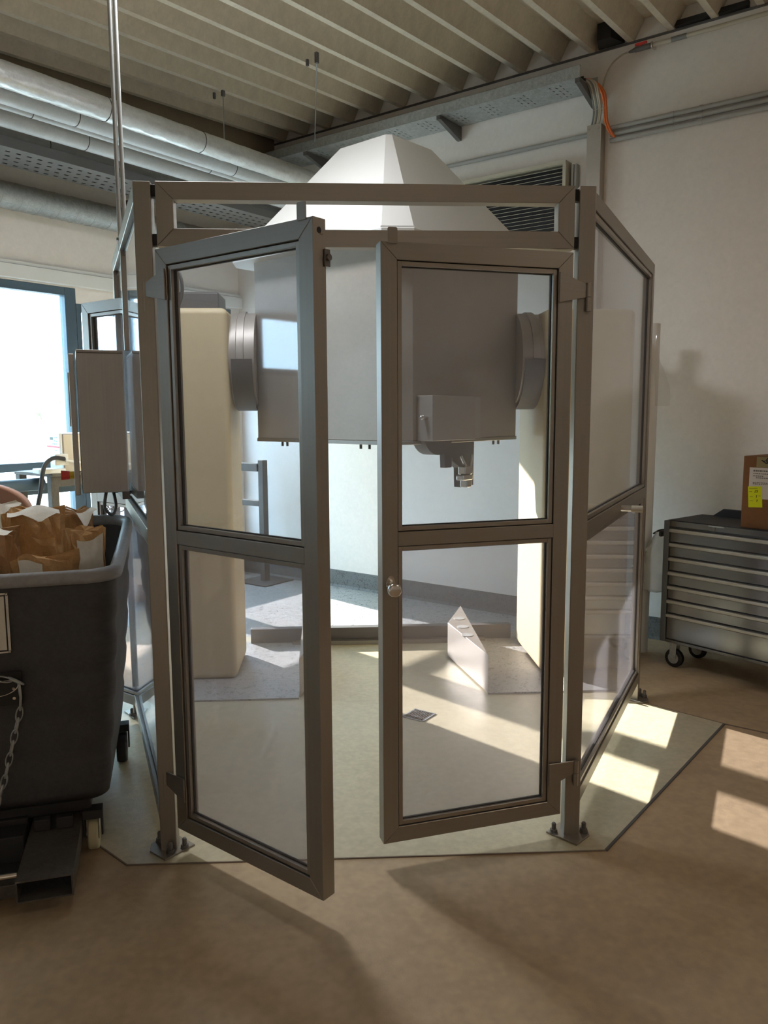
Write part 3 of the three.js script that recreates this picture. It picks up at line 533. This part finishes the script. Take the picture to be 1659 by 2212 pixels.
      const fg = new THREE.BufferGeometry(); fg.setAttribute('position', new THREE.Float32BufferAttribute(pos, 3)); fg.setIndex(idx); fg.computeVertexNormals(); flapMat = flapMat.clone(); flapMat.side = THREE.DoubleSide; mesh('folded_top', uvBox(fg), flapMat, body, 'pale folded paper top');
    }
  }
  sack('tall bulging brown paper sack with white folded top, in the middle of the tub', -0.285, -0.4, 0.285, 1.155, 0.2, 0.18, 0.15, [0.02, 0.03], M.kraft, null, M.paper, 1);
  sack('dark brown paper sack with pale folded top, standing beside the tall sack', -0.42, -0.26, 0.285, 1.115, 0.17, 0.15, -0.2, [0, 0.05], M.kraftDark, null, M.paper, 2.2);
  sack('crumpled whitish paper sack behind the tall brown one', -0.47, -0.62, 0.285, 1.15, 0.22, 0.17, 0.3, [0, 0], M.paper, null, null, 3.1);
  sack('greyish brown paper sack squeezed right behind the tall brown one', -0.2, -0.6, 0.285, 1.115, 0.13, 0.14, 0.5, [-0.05, 0], M.kraftDark, null, M.paper, 4.4);
  sack('pale paper sack with a brown end, standing against the far right wall of the tub', -0.155, -0.74, 0.285, 1.11, 0.1, 0.12, -0.3, [0.03, 0.02], M.kraftDark, [0.8, 2.6], null, 5.3);
  sack('brown paper sack with a broad white band, at the right wall of the tub', -0.135, -0.29, 0.285, 1.09, 0.14, 0.14, 0.25, [-0.02, 0.02], M.kraft, [0.9, 1.9], null, 6.1);
  sack('low brown paper sack with a white strip, lying behind the near rim', -0.2, -0.13, 0.285, 1.03, 0.2, 0.11, 0.1, [0.05, 0.03], M.kraft, [1.6, 2.3], null, 7.7);
  sack('flat greyish white paper sack low down beside the banded sack', -0.12, -0.49, 0.285, 1.0, 0.1, 0.12, 0.0, [0, 0], M.paper, null, null, 8.2);
}
// chair back seen over the sacks
{
  const t = thing('office_chair', 'chair with a rounded reddish brown backrest behind the tub', 'chair', [1.76, 0, -3.62], -0.9);
  const s = new THREE.Shape(); s.moveTo(-0.23, 0.72); s.lineTo(0.23, 0.72); s.lineTo(0.23, 1.08); s.quadraticCurveTo(0.2, 1.17, 0, 1.19); s.quadraticCurveTo(-0.2, 1.17, -0.23, 1.08);
  mesh('backrest', uvBox(new THREE.ExtrudeGeometry(s, { depth: 0.03, bevelEnabled: true, bevelSize: 0.01, bevelThickness: 0.01, bevelSegments: 3 })), M.salmon, t, 'rounded reddish brown backrest');
  mesh('seat', bx(-0.23, 0.23, 0.5, 0.55, -0.42, 0.02, 0.02), M.salmon, t); mesh('back_post', bx(-0.03, 0.03, 0.5, 0.75, 0.03, 0.05), M.darkSteel, t);
  for (const [x, z] of [[-0.19, -0.38], [0.19, -0.38], [-0.19, -0.02], [0.19, -0.02]]) mesh('leg', cyl(V(x, 0, z), V(x, 0.5, z), 0.014, 10), M.darkSteel, t);
}
// ================================================================== BENCH BY THE WINDOW
{
  const t = thing('work_table', 'grey steel work table in front of the window', 'table', [2.66, 0, -4.98], 0), h = 1.135;
  mesh('table_top', bx(0, 0.75, h - 0.02, h, 0, 0.45, 0.003), M.frameSteel, t); mesh('apron', bx(0.03, 0.72, h - 0.085, h - 0.02, 0.40, 0.42), M.frameSteel, t); mesh('apron', bx(0.03, 0.72, h - 0.16, h - 0.09, 0.02, 0.05), M.winframe, t);
  for (const [x, z] of [[0.03, 0.4], [0.72, 0.4], [0.03, 0.03], [0.72, 0.03]]) mesh('leg', bx(x - 0.025, x + 0.025, 0, h - 0.02, z - 0.025, z + 0.025, 0.003), M.frameSteel, t);
  const panelT = canvasTex(256, 256, (c) => { c.fillStyle = '#eceef0'; c.fillRect(0, 0, 256, 256); c.fillStyle = '#4a4f52'; c.fillRect(70, 40, 66, 34); c.fillStyle = '#7f9aa8'; for (const [x, y] of [[165, 34], [195, 34], [150, 74], [190, 80], [120, 112], [150, 112], [182, 110]]) c.fillRect(x, y, 20, 16); c.fillStyle = '#d5405a'; c.fillRect(0, 146, 256, 18); c.fillStyle = '#9a9a9c'; c.fillRect(160, 190, 50, 8); });
  const i = thing('pump_unit', 'grey bench instrument with a white control face and red stripe, on the work table', 'instrument', [2.7, h, -4.74], -0.25);
  mesh('housing', bx(0.1, 0.42, 0.0, 0.245, -0.12, 0.16, 0.01), M.cabinet, i);
  mesh('front_face', bx(0.085, 0.1, 0.1, 0.248, -0.12, 0.16, 0.006), M.white, i);
  { const g = new THREE.PlaneGeometry(0.26, 0.135); g.rotateY(-Math.PI / 2); g.translate(0.0842, 0.174, 0.02); mesh('control_label', g, std({ map: panelT, roughness: 0.5 }), i, 'white control label with display and red line'); }
  mesh('pump_head', bx(0.04, 0.12, 0.05, 0.12, 0.12, 0.2, 0.006), M.white, i); mesh('base_tray', bx(-0.06, 0.1, 0.0, 0.03, 0.06, 0.2, 0.005), M.white, i);
  mesh('knob', [new THREE.SphereGeometry(0.016, 12, 8).translate(0.25, 0.085, 0.18), cyl(V(0.25, 0.02, 0.18), V(0.25, 0.085, 0.18), 0.008, 8)], M.beige, i);
  mesh('white_tube', tube([V(0.1, 0.08, 0.21), V(0.2, 0.06, 0.22), V(0.3, 0.04, 0.22), V(0.4, 0.035, 0.2)], 0.009), M.white, i);
  tag(mesh('black_hose', tube([V(2.74, h + 0.09, -4.52), V(2.66, h + 0.1, -4.5), V(2.58, h + 0.06, -4.47), V(2.53, h - 0.1, -4.45), V(2.5, 0.9, -4.45), V(2.48, 0.5, -4.45)], 0.013), M.dark, scene), 'black hose arching off the bench instrument down to the floor side', 'hose');
  const rail = thing('wall_rail', 'dark horizontal rail in front of the large window', 'rail', [0, 0, 0]);
  mesh('rail_bar', cyl(V(1.3, 1.06, -4.75), V(2.72, 1.06, -4.75), 0.04, 16), M.winframe, rail); for (const x of [1.4, 2.3]) mesh('rail_post', cyl(V(x, 0, -4.75), V(x, 1.04, -4.75), 0.02, 10), M.winframe, rail);
  for (let k = 0; k < 4; k++) { const pts = []; for (let j = 0; j <= 20; j++) { const a = j / 20 * Math.PI * 2; pts.push(V(2.98 + 0.02 * k + 0.055 * Math.cos(a) + 0.012 * k, 0.93 + 0.07 * Math.sin(a) + 0.02 * Math.cos(a + k), -4.5 + 0.01 * k)); } if (k === 0) globalThis.__coil = thing('cable_coil', 'coil of thin black cable hanging under the work table', 'cable', [0, 0, 0]); mesh('cable_loop', tube(pts, 0.0035, 40, 6), M.dark, globalThis.__coil); }
  mesh('cable_tail', tube([V(3.0, 1.05, -4.56), V(2.96, 0.88, -4.5), V(2.9, 0.82, -4.48), V(2.85, 0.78, -4.47)], 0.0035, 16, 6), M.dark, globalThis.__coil);
}

// ================================================================== RIGHT WALL
{
  // cable tray
  const tr = thing('cable_tray', 'galvanised perforated cable tray under the ceiling on the right wall', 'cable tray', [4.86, 3.55, -5.0], 0);
  const holes = []; for (let c = 0; c < 11; c++) for (let k = 0; k < 12; k++) { const x = 0.05 + (k % 4) * 0.055 + 0.02 * ((k / 4 | 0) % 2), y = 0.12 + c * 0.255 + (k / 4 | 0) * 0.035; holes.push([[x, y], [x + 0.022, y + 0.006], [x + 0.02, y + 0.013], [x - 0.002, y + 0.007]]); }
  { const g = poly([[0, 0], [0.29, 0], [0.29, 2.9], [0, 2.9]], 0.0015, 0, holes); g.rotateX(Math.PI / 2); mesh('tray_floor', g, M.galv, tr); }
  mesh('tray_side', [bx(0, 0.002, 0, 0.07, 0, 2.9), bx(0, 0.012, 0.068, 0.07, 0, 2.9)], M.galv, tr); mesh('tray_side', bx(0.288, 0.29, 0, 0.09, 0, 2.9), M.galv, tr);
  for (const z of [0.6, 1.85, 2.87]) mesh('tray_bracket', poly([[0, -0.004], [0.29, -0.004], [0.29, -0.1], [0.27, -0.1], [0.02, -0.03], [0, -0.03]].reverse(), 0.03).translate(0, 0, z), M.darkSteel, tr);
  for (let k = 0; k < 6; k++) mesh('tray_cable', cyl(V(0.06 + k * 0.035, 0.014, 0), V(0.06 + k * 0.035, 0.014, 2.9), 0.009, 8), M.dark, tr);
  // cables falling from its end
  const kinds = [[M.greyCable, 'dark grey'], [M.beige, 'beige'], [M.greyCable, 'dark grey'], [M.beige, 'beige'], [M.beige, 'beige'], [M.orange, 'orange'], [M.orange, 'orange']];
  const bundle = thing('cable_bundle', 'bundle of orange, beige and grey cables dropping from the cable tray', 'cables', [0, 0, 0]);
  kinds.forEach(([m], k) => {
    const z = -2.115 + k * 0.011, x = 5.0 + k * 0.008, orange = m === M.orange;
    const pts = orange ? [V(x - 0.06, 3.58, -2.16), V(x - 0.03, 3.57, -2.08), V(x, 3.5, -2.03 + (k - 5) * 0.014), V(5.07, 3.42, -2.02 + (k - 5) * 0.012), V(5.09, 3.34, -2.02 + (k - 5) * 0.012), V(5.1, 3.27, -1.995 + (k - 5) * 0.012), V(5.12, 3.235, -1.965)]
      : [V(x - 0.06, 3.575, -2.16), V(x - 0.03, 3.555, z + 0.01), V(5.05, 3.48, z + 0.022), V(5.09, 3.4, z + 0.02), V(5.1, 3.3, z), V(5.1, 3.2, z)];
    mesh('cable', tube(pts, 0.0075, 36, 7), m, bundle);
  });
  mesh('cable_tie', new THREE.TorusGeometry(0.045, 0.002, 6, 20).rotateX(Math.PI / 2).scale(0.4, 1, 1).translate(5.08, 3.41, -2.05), M.beige, bundle);
  // vertical cable duct
  const dk = thing('cable_duct', 'vertical brushed steel cable duct fixed to the right wall', 'duct', [5.16, 0, -2.09], 0);
  { const g = poly([[-0.075, -0.047], [-0.0, -0.047], [0, 0.047], [-0.075, 0.047]], 2.33, 0.002); g.rotateX(-Math.PI / 2); g.translate(0, 1.0, 0); mesh('duct_cover', g, M.satin, dk); }
  for (const z of [-0.03, 0.03]) mesh('screw', cyl(V(-0.076, 3.305, z), V(-0.079, 3.305, z), 0.006, 10), M.chrome, dk);
  // conduits
  [[3.3, 0], [3.262, 0], [3.224, 0]].forEach(([y], k) => {
    const c = thing('wall_conduit', `${['uppermost', 'middle', 'lowest'][k]} of three grey conduits running side by side along the right wall`, 'conduit', [5.135, y, 0], 0, 'three grey conduits on the right wall');
    mesh('conduit_pipe', cyl(V(0, 0, -2.0), V(0, 0, 5.0), 0.0145, 14), M.conduit, c);
    for (const z of [-1.62, -1.45, 0.2]) mesh('coupling', cyl(V(0, 0, z), V(0, 0, z + 0.018), 0.017, 14), M.conduit, c);
  });
  const tc = thing('wall_conduit', 'single thin grey conduit on the right wall between cable duct and hood', 'conduit', [5.14, 3.29, 0], 0);
  mesh('conduit_pipe', cyl(V(0, 0, -5.4), V(0, 0, -2.14), 0.014, 14), M.conduit, tc);
  // compressed air line
  const ap = thing('air_pipe', 'pale compressed air pipe with a red valve high on the right wall', 'pipe', [5.09, 3.715, 0], 0);
  mesh('pipe', cyl(V(0, 0, -1.73), V(0, -0.005, 5.0), 0.0125, 14), M.beige, ap); mesh('pipe_sleeve', cyl(V(0, 0, -1.62), V(0, 0, -1.53), 0.0145, 14), M.greyCable, ap);
  mesh('clamp', [new THREE.TorusGeometry(0.017, 0.005, 8, 18).translate(0, 0, -1.735), bx(0.0, 0.06, -0.008, 0.008, -1.742, -1.728)], M.chrome, ap);
  mesh('valve', [cyl(V(0, 0, -1.84), V(0, 0, -1.745), 0.016, 14), cyl(V(0, -0.004, -1.88), V(0, 0, -1.84), 0.006, 12, 0.014)], M.darkSteel, ap);
  mesh('valve_lever', [bx(-0.014, 0.0, 0.018, 0.032, -1.84, -1.765, 0.004), bx(-0.012, 0.008, -0.002, 0.02, -1.815, -1.795)], M.red, ap, 'red lever');
  tag(mesh('air_hose', tube([V(5.09, 3.712, -1.885), V(5.1, 3.71, -1.93), V(5.11, 3.68, -1.99), V(5.12, 3.62, -2.035), V(5.12, 3.54, -2.06)], 0.0055), M.beige, scene), 'thin pale air hose curving from the red valve to the cable bundle', 'hose');
  // ventilation grille
  const vg = thing('vent_grille', 'louvred ventilation grille with beige frame on the right wall behind the hood', 'grille', [5.16, 2.64, -3.45], 0);
  const GH = 0.48, GL = 1.16;
  mesh('grille_frame', [bx(-0.1, 0, GH, GH + 0.022, -0.02, GL + 0.02), bx(-0.1, 0, -0.022, 0, -0.02, GL + 0.02)], M.beige, vg); mesh('grille_frame', bx(-0.1, 0, 0, GH, GL, GL + 0.022), M.beige, vg); mesh('grille_frame', bx(-0.1, 0, 0, GH, -0.022, 0), M.beige, vg);
  mesh('grille_back', bx(-0.02, -0.01, 0, GH, 0, GL), M.black, vg);
  mesh('grille_hinge', [bx(-0.05, 0, -0.02, GH, GL + 0.04, GL + 0.055), bx(-0.05, 0, -0.02, GH, GL + 0.062, GL + 0.075)], M.conduit, vg);
  { const g = bx(-0.016, 0.002, -0.0012, 0.0012, 0.0, GL); g.rotateZ(0.25); for (let k = 0; k < 19; k++) { const m = mesh('slat', g, M.beige, vg); m.position.set(-0.062, 0.018 + k * 0.0248, 0); } }
}
// hanger wires on the ceiling
{
  const w = (n, label, a, b) => { const t = thing('hanger_wire', label, 'wire', [0, 0, 0]); mesh('wire', cyl(V(...a), V(...b), 0.004, 8), M.galv, t); mesh('ceiling_clip', bx(a[0] - 0.012, a[0] + 0.012, a[1] - 0.03, a[1] + 0.035, a[2] - 0.01, a[2] + 0.01, 0.002), M.darkSteel, t); mesh('clip_weight', bx(a[0] - 0.05, a[0] - 0.035, a[1] - 0.05, a[1] - 0.01, a[2] - 0.05, a[2] - 0.035), M.darkSteel, t); };
  w(0, 'thin wire from the ceiling to the cable tray end', [4.02, 3.735, -3.51], [4.862, 3.6, -4.28]);
  w(1, 'thin wire from the ceiling down to the insulated pipes', [4.015, 3.735, -4.38], [4.015, 3.3, -4.38]);
}

// ================================================================== PIPES ALONG THE BACK WALL
{
  const pipe = (label, z, y, r, mat, seams, kind = 'insulated_pipe') => {
    const t = thing(kind, label, 'pipe', [0, y, z], 0, 'pipes along the back wall'), X0 = XL, X1 = XW;
    const n = mat === M.foil ? 220 : 2, g = new THREE.CylinderGeometry(r, r, X1 - X0, 36, n, true); g.rotateZ(Math.PI / 2); g.translate((X0 + X1) / 2, 0, 0);
    if (mat === M.foil) { const p = g.attributes.position; for (let i = 0; i < p.count; i++) { const x = p.getX(i), a = Math.atan2(p.getY(i), p.getZ(i)), k = 1 + 0.022 * Math.sin(31 * x + 3 * a) * Math.sin(7 * x + 5 * a) + 0.012 * Math.sin(53 * x - 7 * a); p.setY(i, p.getY(i) * k); p.setZ(i, p.getZ(i) * k); } g.computeVertexNormals(); }
    const uv = g.attributes.uv; for (let i = 0; i < uv.count; i++) { const u = uv.getX(i), v = uv.getY(i); uv.setXY(i, v * (X1 - X0), u * 2 * Math.PI * r); }
    mesh('pipe_jacket', g, mat, t);
    for (const x of seams) mesh('jacket_seam', new THREE.TorusGeometry(r + 0.0005, 0.0025, 6, 36).rotateY(Math.PI / 2).translate(x, 0, 0), M.gasket, t);
  };
  pipe('insulated pipe wrapped in crinkled silver foil, nearest to the hall', -4.16, 3.25, 0.066, M.foil, [-1, 0.3, 1.6, 2.9, 3.6]);
  pipe('smooth grey insulated pipe next to the foil wrapped pipe', -4.4, 3.25, 0.056, M.jacket, [-0.5, 0.9, 2.86, 4.1]);
  pipe('very slim grey pipe between two thicker grey pipes', -4.53, 3.24, 0.026, M.jacket, [1.1, 2.66, 4.0]);
  pipe('grey insulated pipe beside the very slim pipe', -4.71, 3.24, 0.057, M.jacket, [0.4, 3.12, 4.4]);
  pipe('grey insulated pipe right above the perforated tray', -4.95, 3.225, 0.05, M.jacket, [-0.2, 1.7, 3.0, 4.3]);
  // perforated tray
  const t = thing('cable_tray', 'dark perforated cable tray below the insulated pipes', 'cable tray', [XL, 3.1, -5.14], 0), holes = [], L = XW - XL;
  for (let k = 0; k < 68; k++) for (let r = 0; r < 4; r++) { const x = 4.6 + k * 0.07 + (r % 2) * 0.03, y = 0.03 + r * 0.08; if (x < L - 0.05) holes.push([[x, y], [x + 0.03, y], [x + 0.03, y + 0.018], [x, y + 0.018]]); }
  { const g = poly([[0, 0], [L, 0], [L, 0.36], [0, 0.36]], 0.002, 0, holes); g.rotateX(Math.PI / 2); mesh('tray_floor', g, M.darkSteel, t); }
  mesh('tray_side', bx(0, L, 0, 0.06, 0.358, 0.36), M.darkSteel, t); mesh('tray_side', bx(0, L, 0, 0.06, 0, 0.002), M.darkSteel, t);
  for (let k = 0; k < 5; k++) mesh('tray_cable', cyl(V(0, 0.014, 0.05 + k * 0.06), V(L, 0.014, 0.05 + k * 0.06), 0.012, 8), M.dark, t);
  for (let x = 1; x < L; x += 1.4) mesh('tray_bracket', bx(x, x + 0.04, -0.03, -0.003, -0.14, 0.36), M.frameSteel, t);
  // spiral duct
  const d = thing('spiral_duct', 'galvanised spiral duct on the back wall under the perforated tray', 'duct', [0, 2.98, -5.385], 0);
  { const g = new THREE.CylinderGeometry(0.09, 0.09, L, 32, 1, true); g.rotateZ(Math.PI / 2); g.translate((XL + XW) / 2, 0, 0); mesh('duct_wall', uvBox(g), M.galv, d); }
  for (let x = 1.6; x < XW; x += 0.14) mesh('spiral_seam', new THREE.TorusGeometry(0.0905, 0.0025, 6, 28).rotateY(Math.PI / 2 + 0.2).translate(x, 0, 0), M.galv, d);
}

// ================================================================== TOOL CHEST
{
  // local x along its front (left to right seen from the hall), front at z = 0, body behind
  const dx = -0.14, dz = 0.54, turn = Math.atan2(-dz, dx) , t = thing('tool_chest', 'steel tool chest on castors with seven wide drawers, against the right wall', 'tool chest', [4.605, 0, -1.4], turn);
  // local z (x cross y) points away from the wall
  const W = 1.08, D = 0.38, top = 0.872, bot = 0.155;
  mesh('chest_body', bx(0, W, bot, top, -D, -0.012, 0.004), M.chestBody, t);
  mesh('corner_trim', bx(0.0, 0.035, bot, top, -0.012, 0.004, 0.003), M.chestBody, t); mesh('corner_trim', bx(W - 0.035, W, bot, top, -0.012, 0.004, 0.003), M.chestBody, t);
  mesh('top_panel', bx(0.035, W - 0.035, 0.84, top, -0.012, 0.002, 0.002), M.chestFront, t);
  mesh('base_panel', bx(0.035, W - 0.035, bot, 0.172, -0.012, 0.002, 0.002), M.chestFront, t);
  mesh('lid_tray', prism([[0.02, -0.01], [0.02, -D], [W - 0.02, -D], [W - 0.02, -0.01]].reverse(), top, top + 0.004), M.dark, t);
  mesh('lid_back', poly([[0.09, top], [W - 0.02, top], [W - 0.02, top + 0.055], [0.16, top + 0.05]], 0.02, 0.003).translate(0, 0, -D), M.dark, t);
  mesh('lock', [cyl(V(0.3, 0.853, 0), V(0.3, 0.853, 0.006), 0.011, 18)], M.darkSteel, t); mesh('maker_plate', bx(0.27, 0.36, 0.864, 0.87, 0.001, 0.003), M.galv, t);
  let y1 = 0.832;
  for (let k = 0; k < 7; k++) {
    const h = k < 6 ? 0.0835 : 0.156, y0 = y1 - h, g = bx(0.04, W - 0.04, y0 + 0.003, y1 - 0.002, -0.012, 0.0, 0.002), d = mesh('drawer', g, M.chestFront, t);
    const hp = poly([[0, 0], [0.016, -0.001], [0.02, -0.006], [0.02, -0.02], [0.016, -0.021], [0.014, -0.012], [0, -0.01]].reverse(), W - 0.08); hp.rotateY(Math.PI / 2); hp.scale(-1, 1, 1); // profile along x
    const hb = bx(0.04, W - 0.04, y1 - 0.026, y1 - 0.004, 0, 0.018, 0.007); void hp;
    mesh('drawer_handle', hb, M.chestHandle, d); y1 = y0;
  }
  for (const [x, z] of [[0.07, -0.05], [W - 0.07, -0.05], [0.07, -D + 0.07], [W - 0.07, -D + 0.07]]) {
    const r = 0.055, g = new THREE.LatheGeometry([[0.3, -0.013], [0.62, -0.014], [0.95, -0.016], [1, -0.009], [1, 0.009], [0.95, 0.016], [0.62, 0.014], [0.3, 0.013]].map(([a, b]) => new THREE.Vector2(a * r, b)), 28); g.rotateX(Math.PI / 2); g.translate(x, r, z);
    const c = mesh('castor_wheel', g, M.black, t); mesh('wheel_hub', cyl(V(x, r, z - 0.017), V(x, r, z + 0.017), 0.033, 20), M.galv, c);
    mesh('castor_fork', [bx(x - 0.02, x + 0.02, r, 0.15, z + 0.019, z + 0.023), bx(x - 0.02, x + 0.02, r, 0.15, z - 0.023, z - 0.019), bx(x - 0.035, x + 0.035, 0.14, 0.156, z - 0.03, z + 0.03)], M.galv, c);
  }
  mesh('side_handle', [bx(-0.05, 0, 0.77, 0.8, -0.3, -0.28), bx(-0.05, 0, 0.77, 0.8, -0.06, -0.04), bx(-0.055, -0.035, 0.765, 0.8, -0.31, -0.03, 0.008)], M.dark, t);
  // cardboard carton on top
  const at = (x, y, z) => V(x, y, z).applyAxisAngle(V(0, 1, 0), turn).add(V(4.605, 0, -1.4));
  const cp = at(0.435, 0, -0.03), c = thing('cardboard_carton', 'brown cardboard carton with a white label and a yellow note, on the tool chest', 'carton', [cp.x, top + 0.004, cp.z], turn), ch = 0.385, cw = 0.4, cd = 0.3;
  mesh('carton_body', bx(0, cw, 0, ch, -cd, 0, 0.003), M.carton, c);
  const tapeT = canvasTex(512, 256, (k, w, h) => { k.fillStyle = '#8d8058'; k.fillRect(0, 0, w, h); k.fillStyle = '#14110d'; k.save(); k.translate(120, 110); k.rotate(2.75); k.font = 'bold 150px sans-serif'; k.textAlign = 'center'; k.textBaseline = 'middle'; k.fillText('A', 0, 0); k.restore(); k.beginPath(); k.arc(150, 28, 16, 0, 7); k.fill(); k.save(); k.translate(270, 70); k.rotate(2.75); k.font = 'bold 150px sans-serif'; k.textAlign = 'center'; k.textBaseline = 'middle'; k.fillText('P', 0, 0); k.restore(); });
  { const g = new THREE.PlaneGeometry(0.2, 0.055); g.translate(0.17, ch - 0.03, 0.0008); mesh('packing_tape', g, std({ map: tapeT, roughness: 0.4 }), c, 'pale tape with black letters'); }
  const labT = canvasTex(512, 512, (k, w, h) => { k.fillStyle = '#cfc9c4'; k.fillRect(0, 0, w, h); k.fillStyle = '#6d6864'; const rows = [[40, 40, 180], [40, 92, 420], [40, 130, 90], [70, 160, 380], [40, 240, 300], [40, 262, 340]]; for (const [x, y, l] of rows) { let q = x; while (q < x + l) { const d = 8 + 14 * rnd(); k.fillRect(q, y, d, y === 40 ? 26 : 14); q += d + 5; } } });
  { const g = new THREE.PlaneGeometry(0.26, 0.165); g.translate(0.165, ch - 0.142, 0.0008); mesh('address_label', g, std({ map: labT, roughness: 0.7 }), c, 'white printed label'); }
  const noteT = canvasTex(256, 384, (k, w, h) => { k.fillStyle = '#d8e000'; k.fillRect(0, 0, w, h); k.fillStyle = '#3c3f14'; k.fillRect(24, 40, 150, 8); k.fillRect(24, 92, 50, 8); k.fillRect(30, 186, 60, 6); k.fillRect(190, 172, 40, 8); k.fillRect(30, 262, 60, 6); k.fillStyle = '#17180e'; k.font = 'italic bold 64px sans-serif'; k.fillText('25', 110, 112); k.fillText('1', 130, 208); k.fillText('1', 136, 286); });
  { const g = new THREE.PlaneGeometry(0.075, 0.112); g.rotateZ(0.07); g.translate(0.072, ch - 0.215, 0.0018); const m = std({ map: noteT, roughness: 0.7 }); mesh('sticky_note', g, m, c, 'yellow note reading 25, 1 and 1'); }
  mesh('round_sticker', cyl(V(0.16, ch - 0.075, 0), V(0.16, ch - 0.075, 0.002), 0.022, 24), M.beige, c);
  // clear bag hanging at the side handle
  const bp = at(-0.1, 0, -0.12), b = thing('plastic_bag', 'crumpled clear plastic bag hanging at the side of the tool chest', 'bag', [bp.x, 0.42, bp.z], turn + 0.3);
  { const rings = []; for (let i = 0; i <= 16; i++) { const f = i / 16, y = f * 0.36, w = 0.035 + 0.09 * Math.sin(Math.PI * Math.min(1, 0.25 + f * 0.75)) * (1 - 0.25 * f), row = []; for (let j = 0; j < 28; j++) { const a = -j / 28 * 2 * Math.PI, k = 1 + 0.22 * Math.sin(5 * a + 9 * f) * Math.sin(13 * f + a) + 0.12 * Math.sin(11 * a + 20 * f); row.push(V(Math.cos(a) * w * k + 0.03 * (f - 0.5), y, Math.sin(a) * w * 0.55 * k)); } rings.push(row); } mesh('bag_film', loft(rings, true, true), M.film, b); }
  mesh('bag_handle', tube([V(-0.04, 0.345, 0), V(0.0, 0.37, 0), V(0.06, 0.375, 0)], 0.006, 14, 6), M.dark, b);
}
// film roll behind the side panel
{
  const t = thing('film_roll', 'tall white roll of sheet film standing behind the glazed side panel', 'roll', [4.83, 0, -1.595], 0);
  mesh('roll_core', cyl(V(0, 0, 0), V(0.02, 2.02, 0), 0.05, 28), M.white, t);
  const g = new THREE.BufferGeometry(), pos = [], idx = []; for (let i = 0; i <= 10; i++) for (let j = 0; j <= 4; j++) { const f = i / 10, e = j / 4; pos.push(-0.03 - 0.02 * Math.sin(5 * f), 1.95 - 0.42 * f, 0.045 + e * 0.1 * f * (1 - 0.2 * Math.sin(7 * f))); }
  for (let i = 0; i < 10; i++) for (let j = 0; j < 4; j++) { const A = i * 5 + j; idx.push(A, A + 1, A + 5, A + 5, A + 1, A + 6); } g.setAttribute('position', new THREE.Float32BufferAttribute(pos, 3)); g.setIndex(idx); g.computeVertexNormals();
  mesh('loose_film', uvBox(g), M.filmClear, t, 'loose end of clear film');
}

scene.traverse((o) => { if (o.isLight) o.castShadow = true; });
renderer.render(scene, camera);
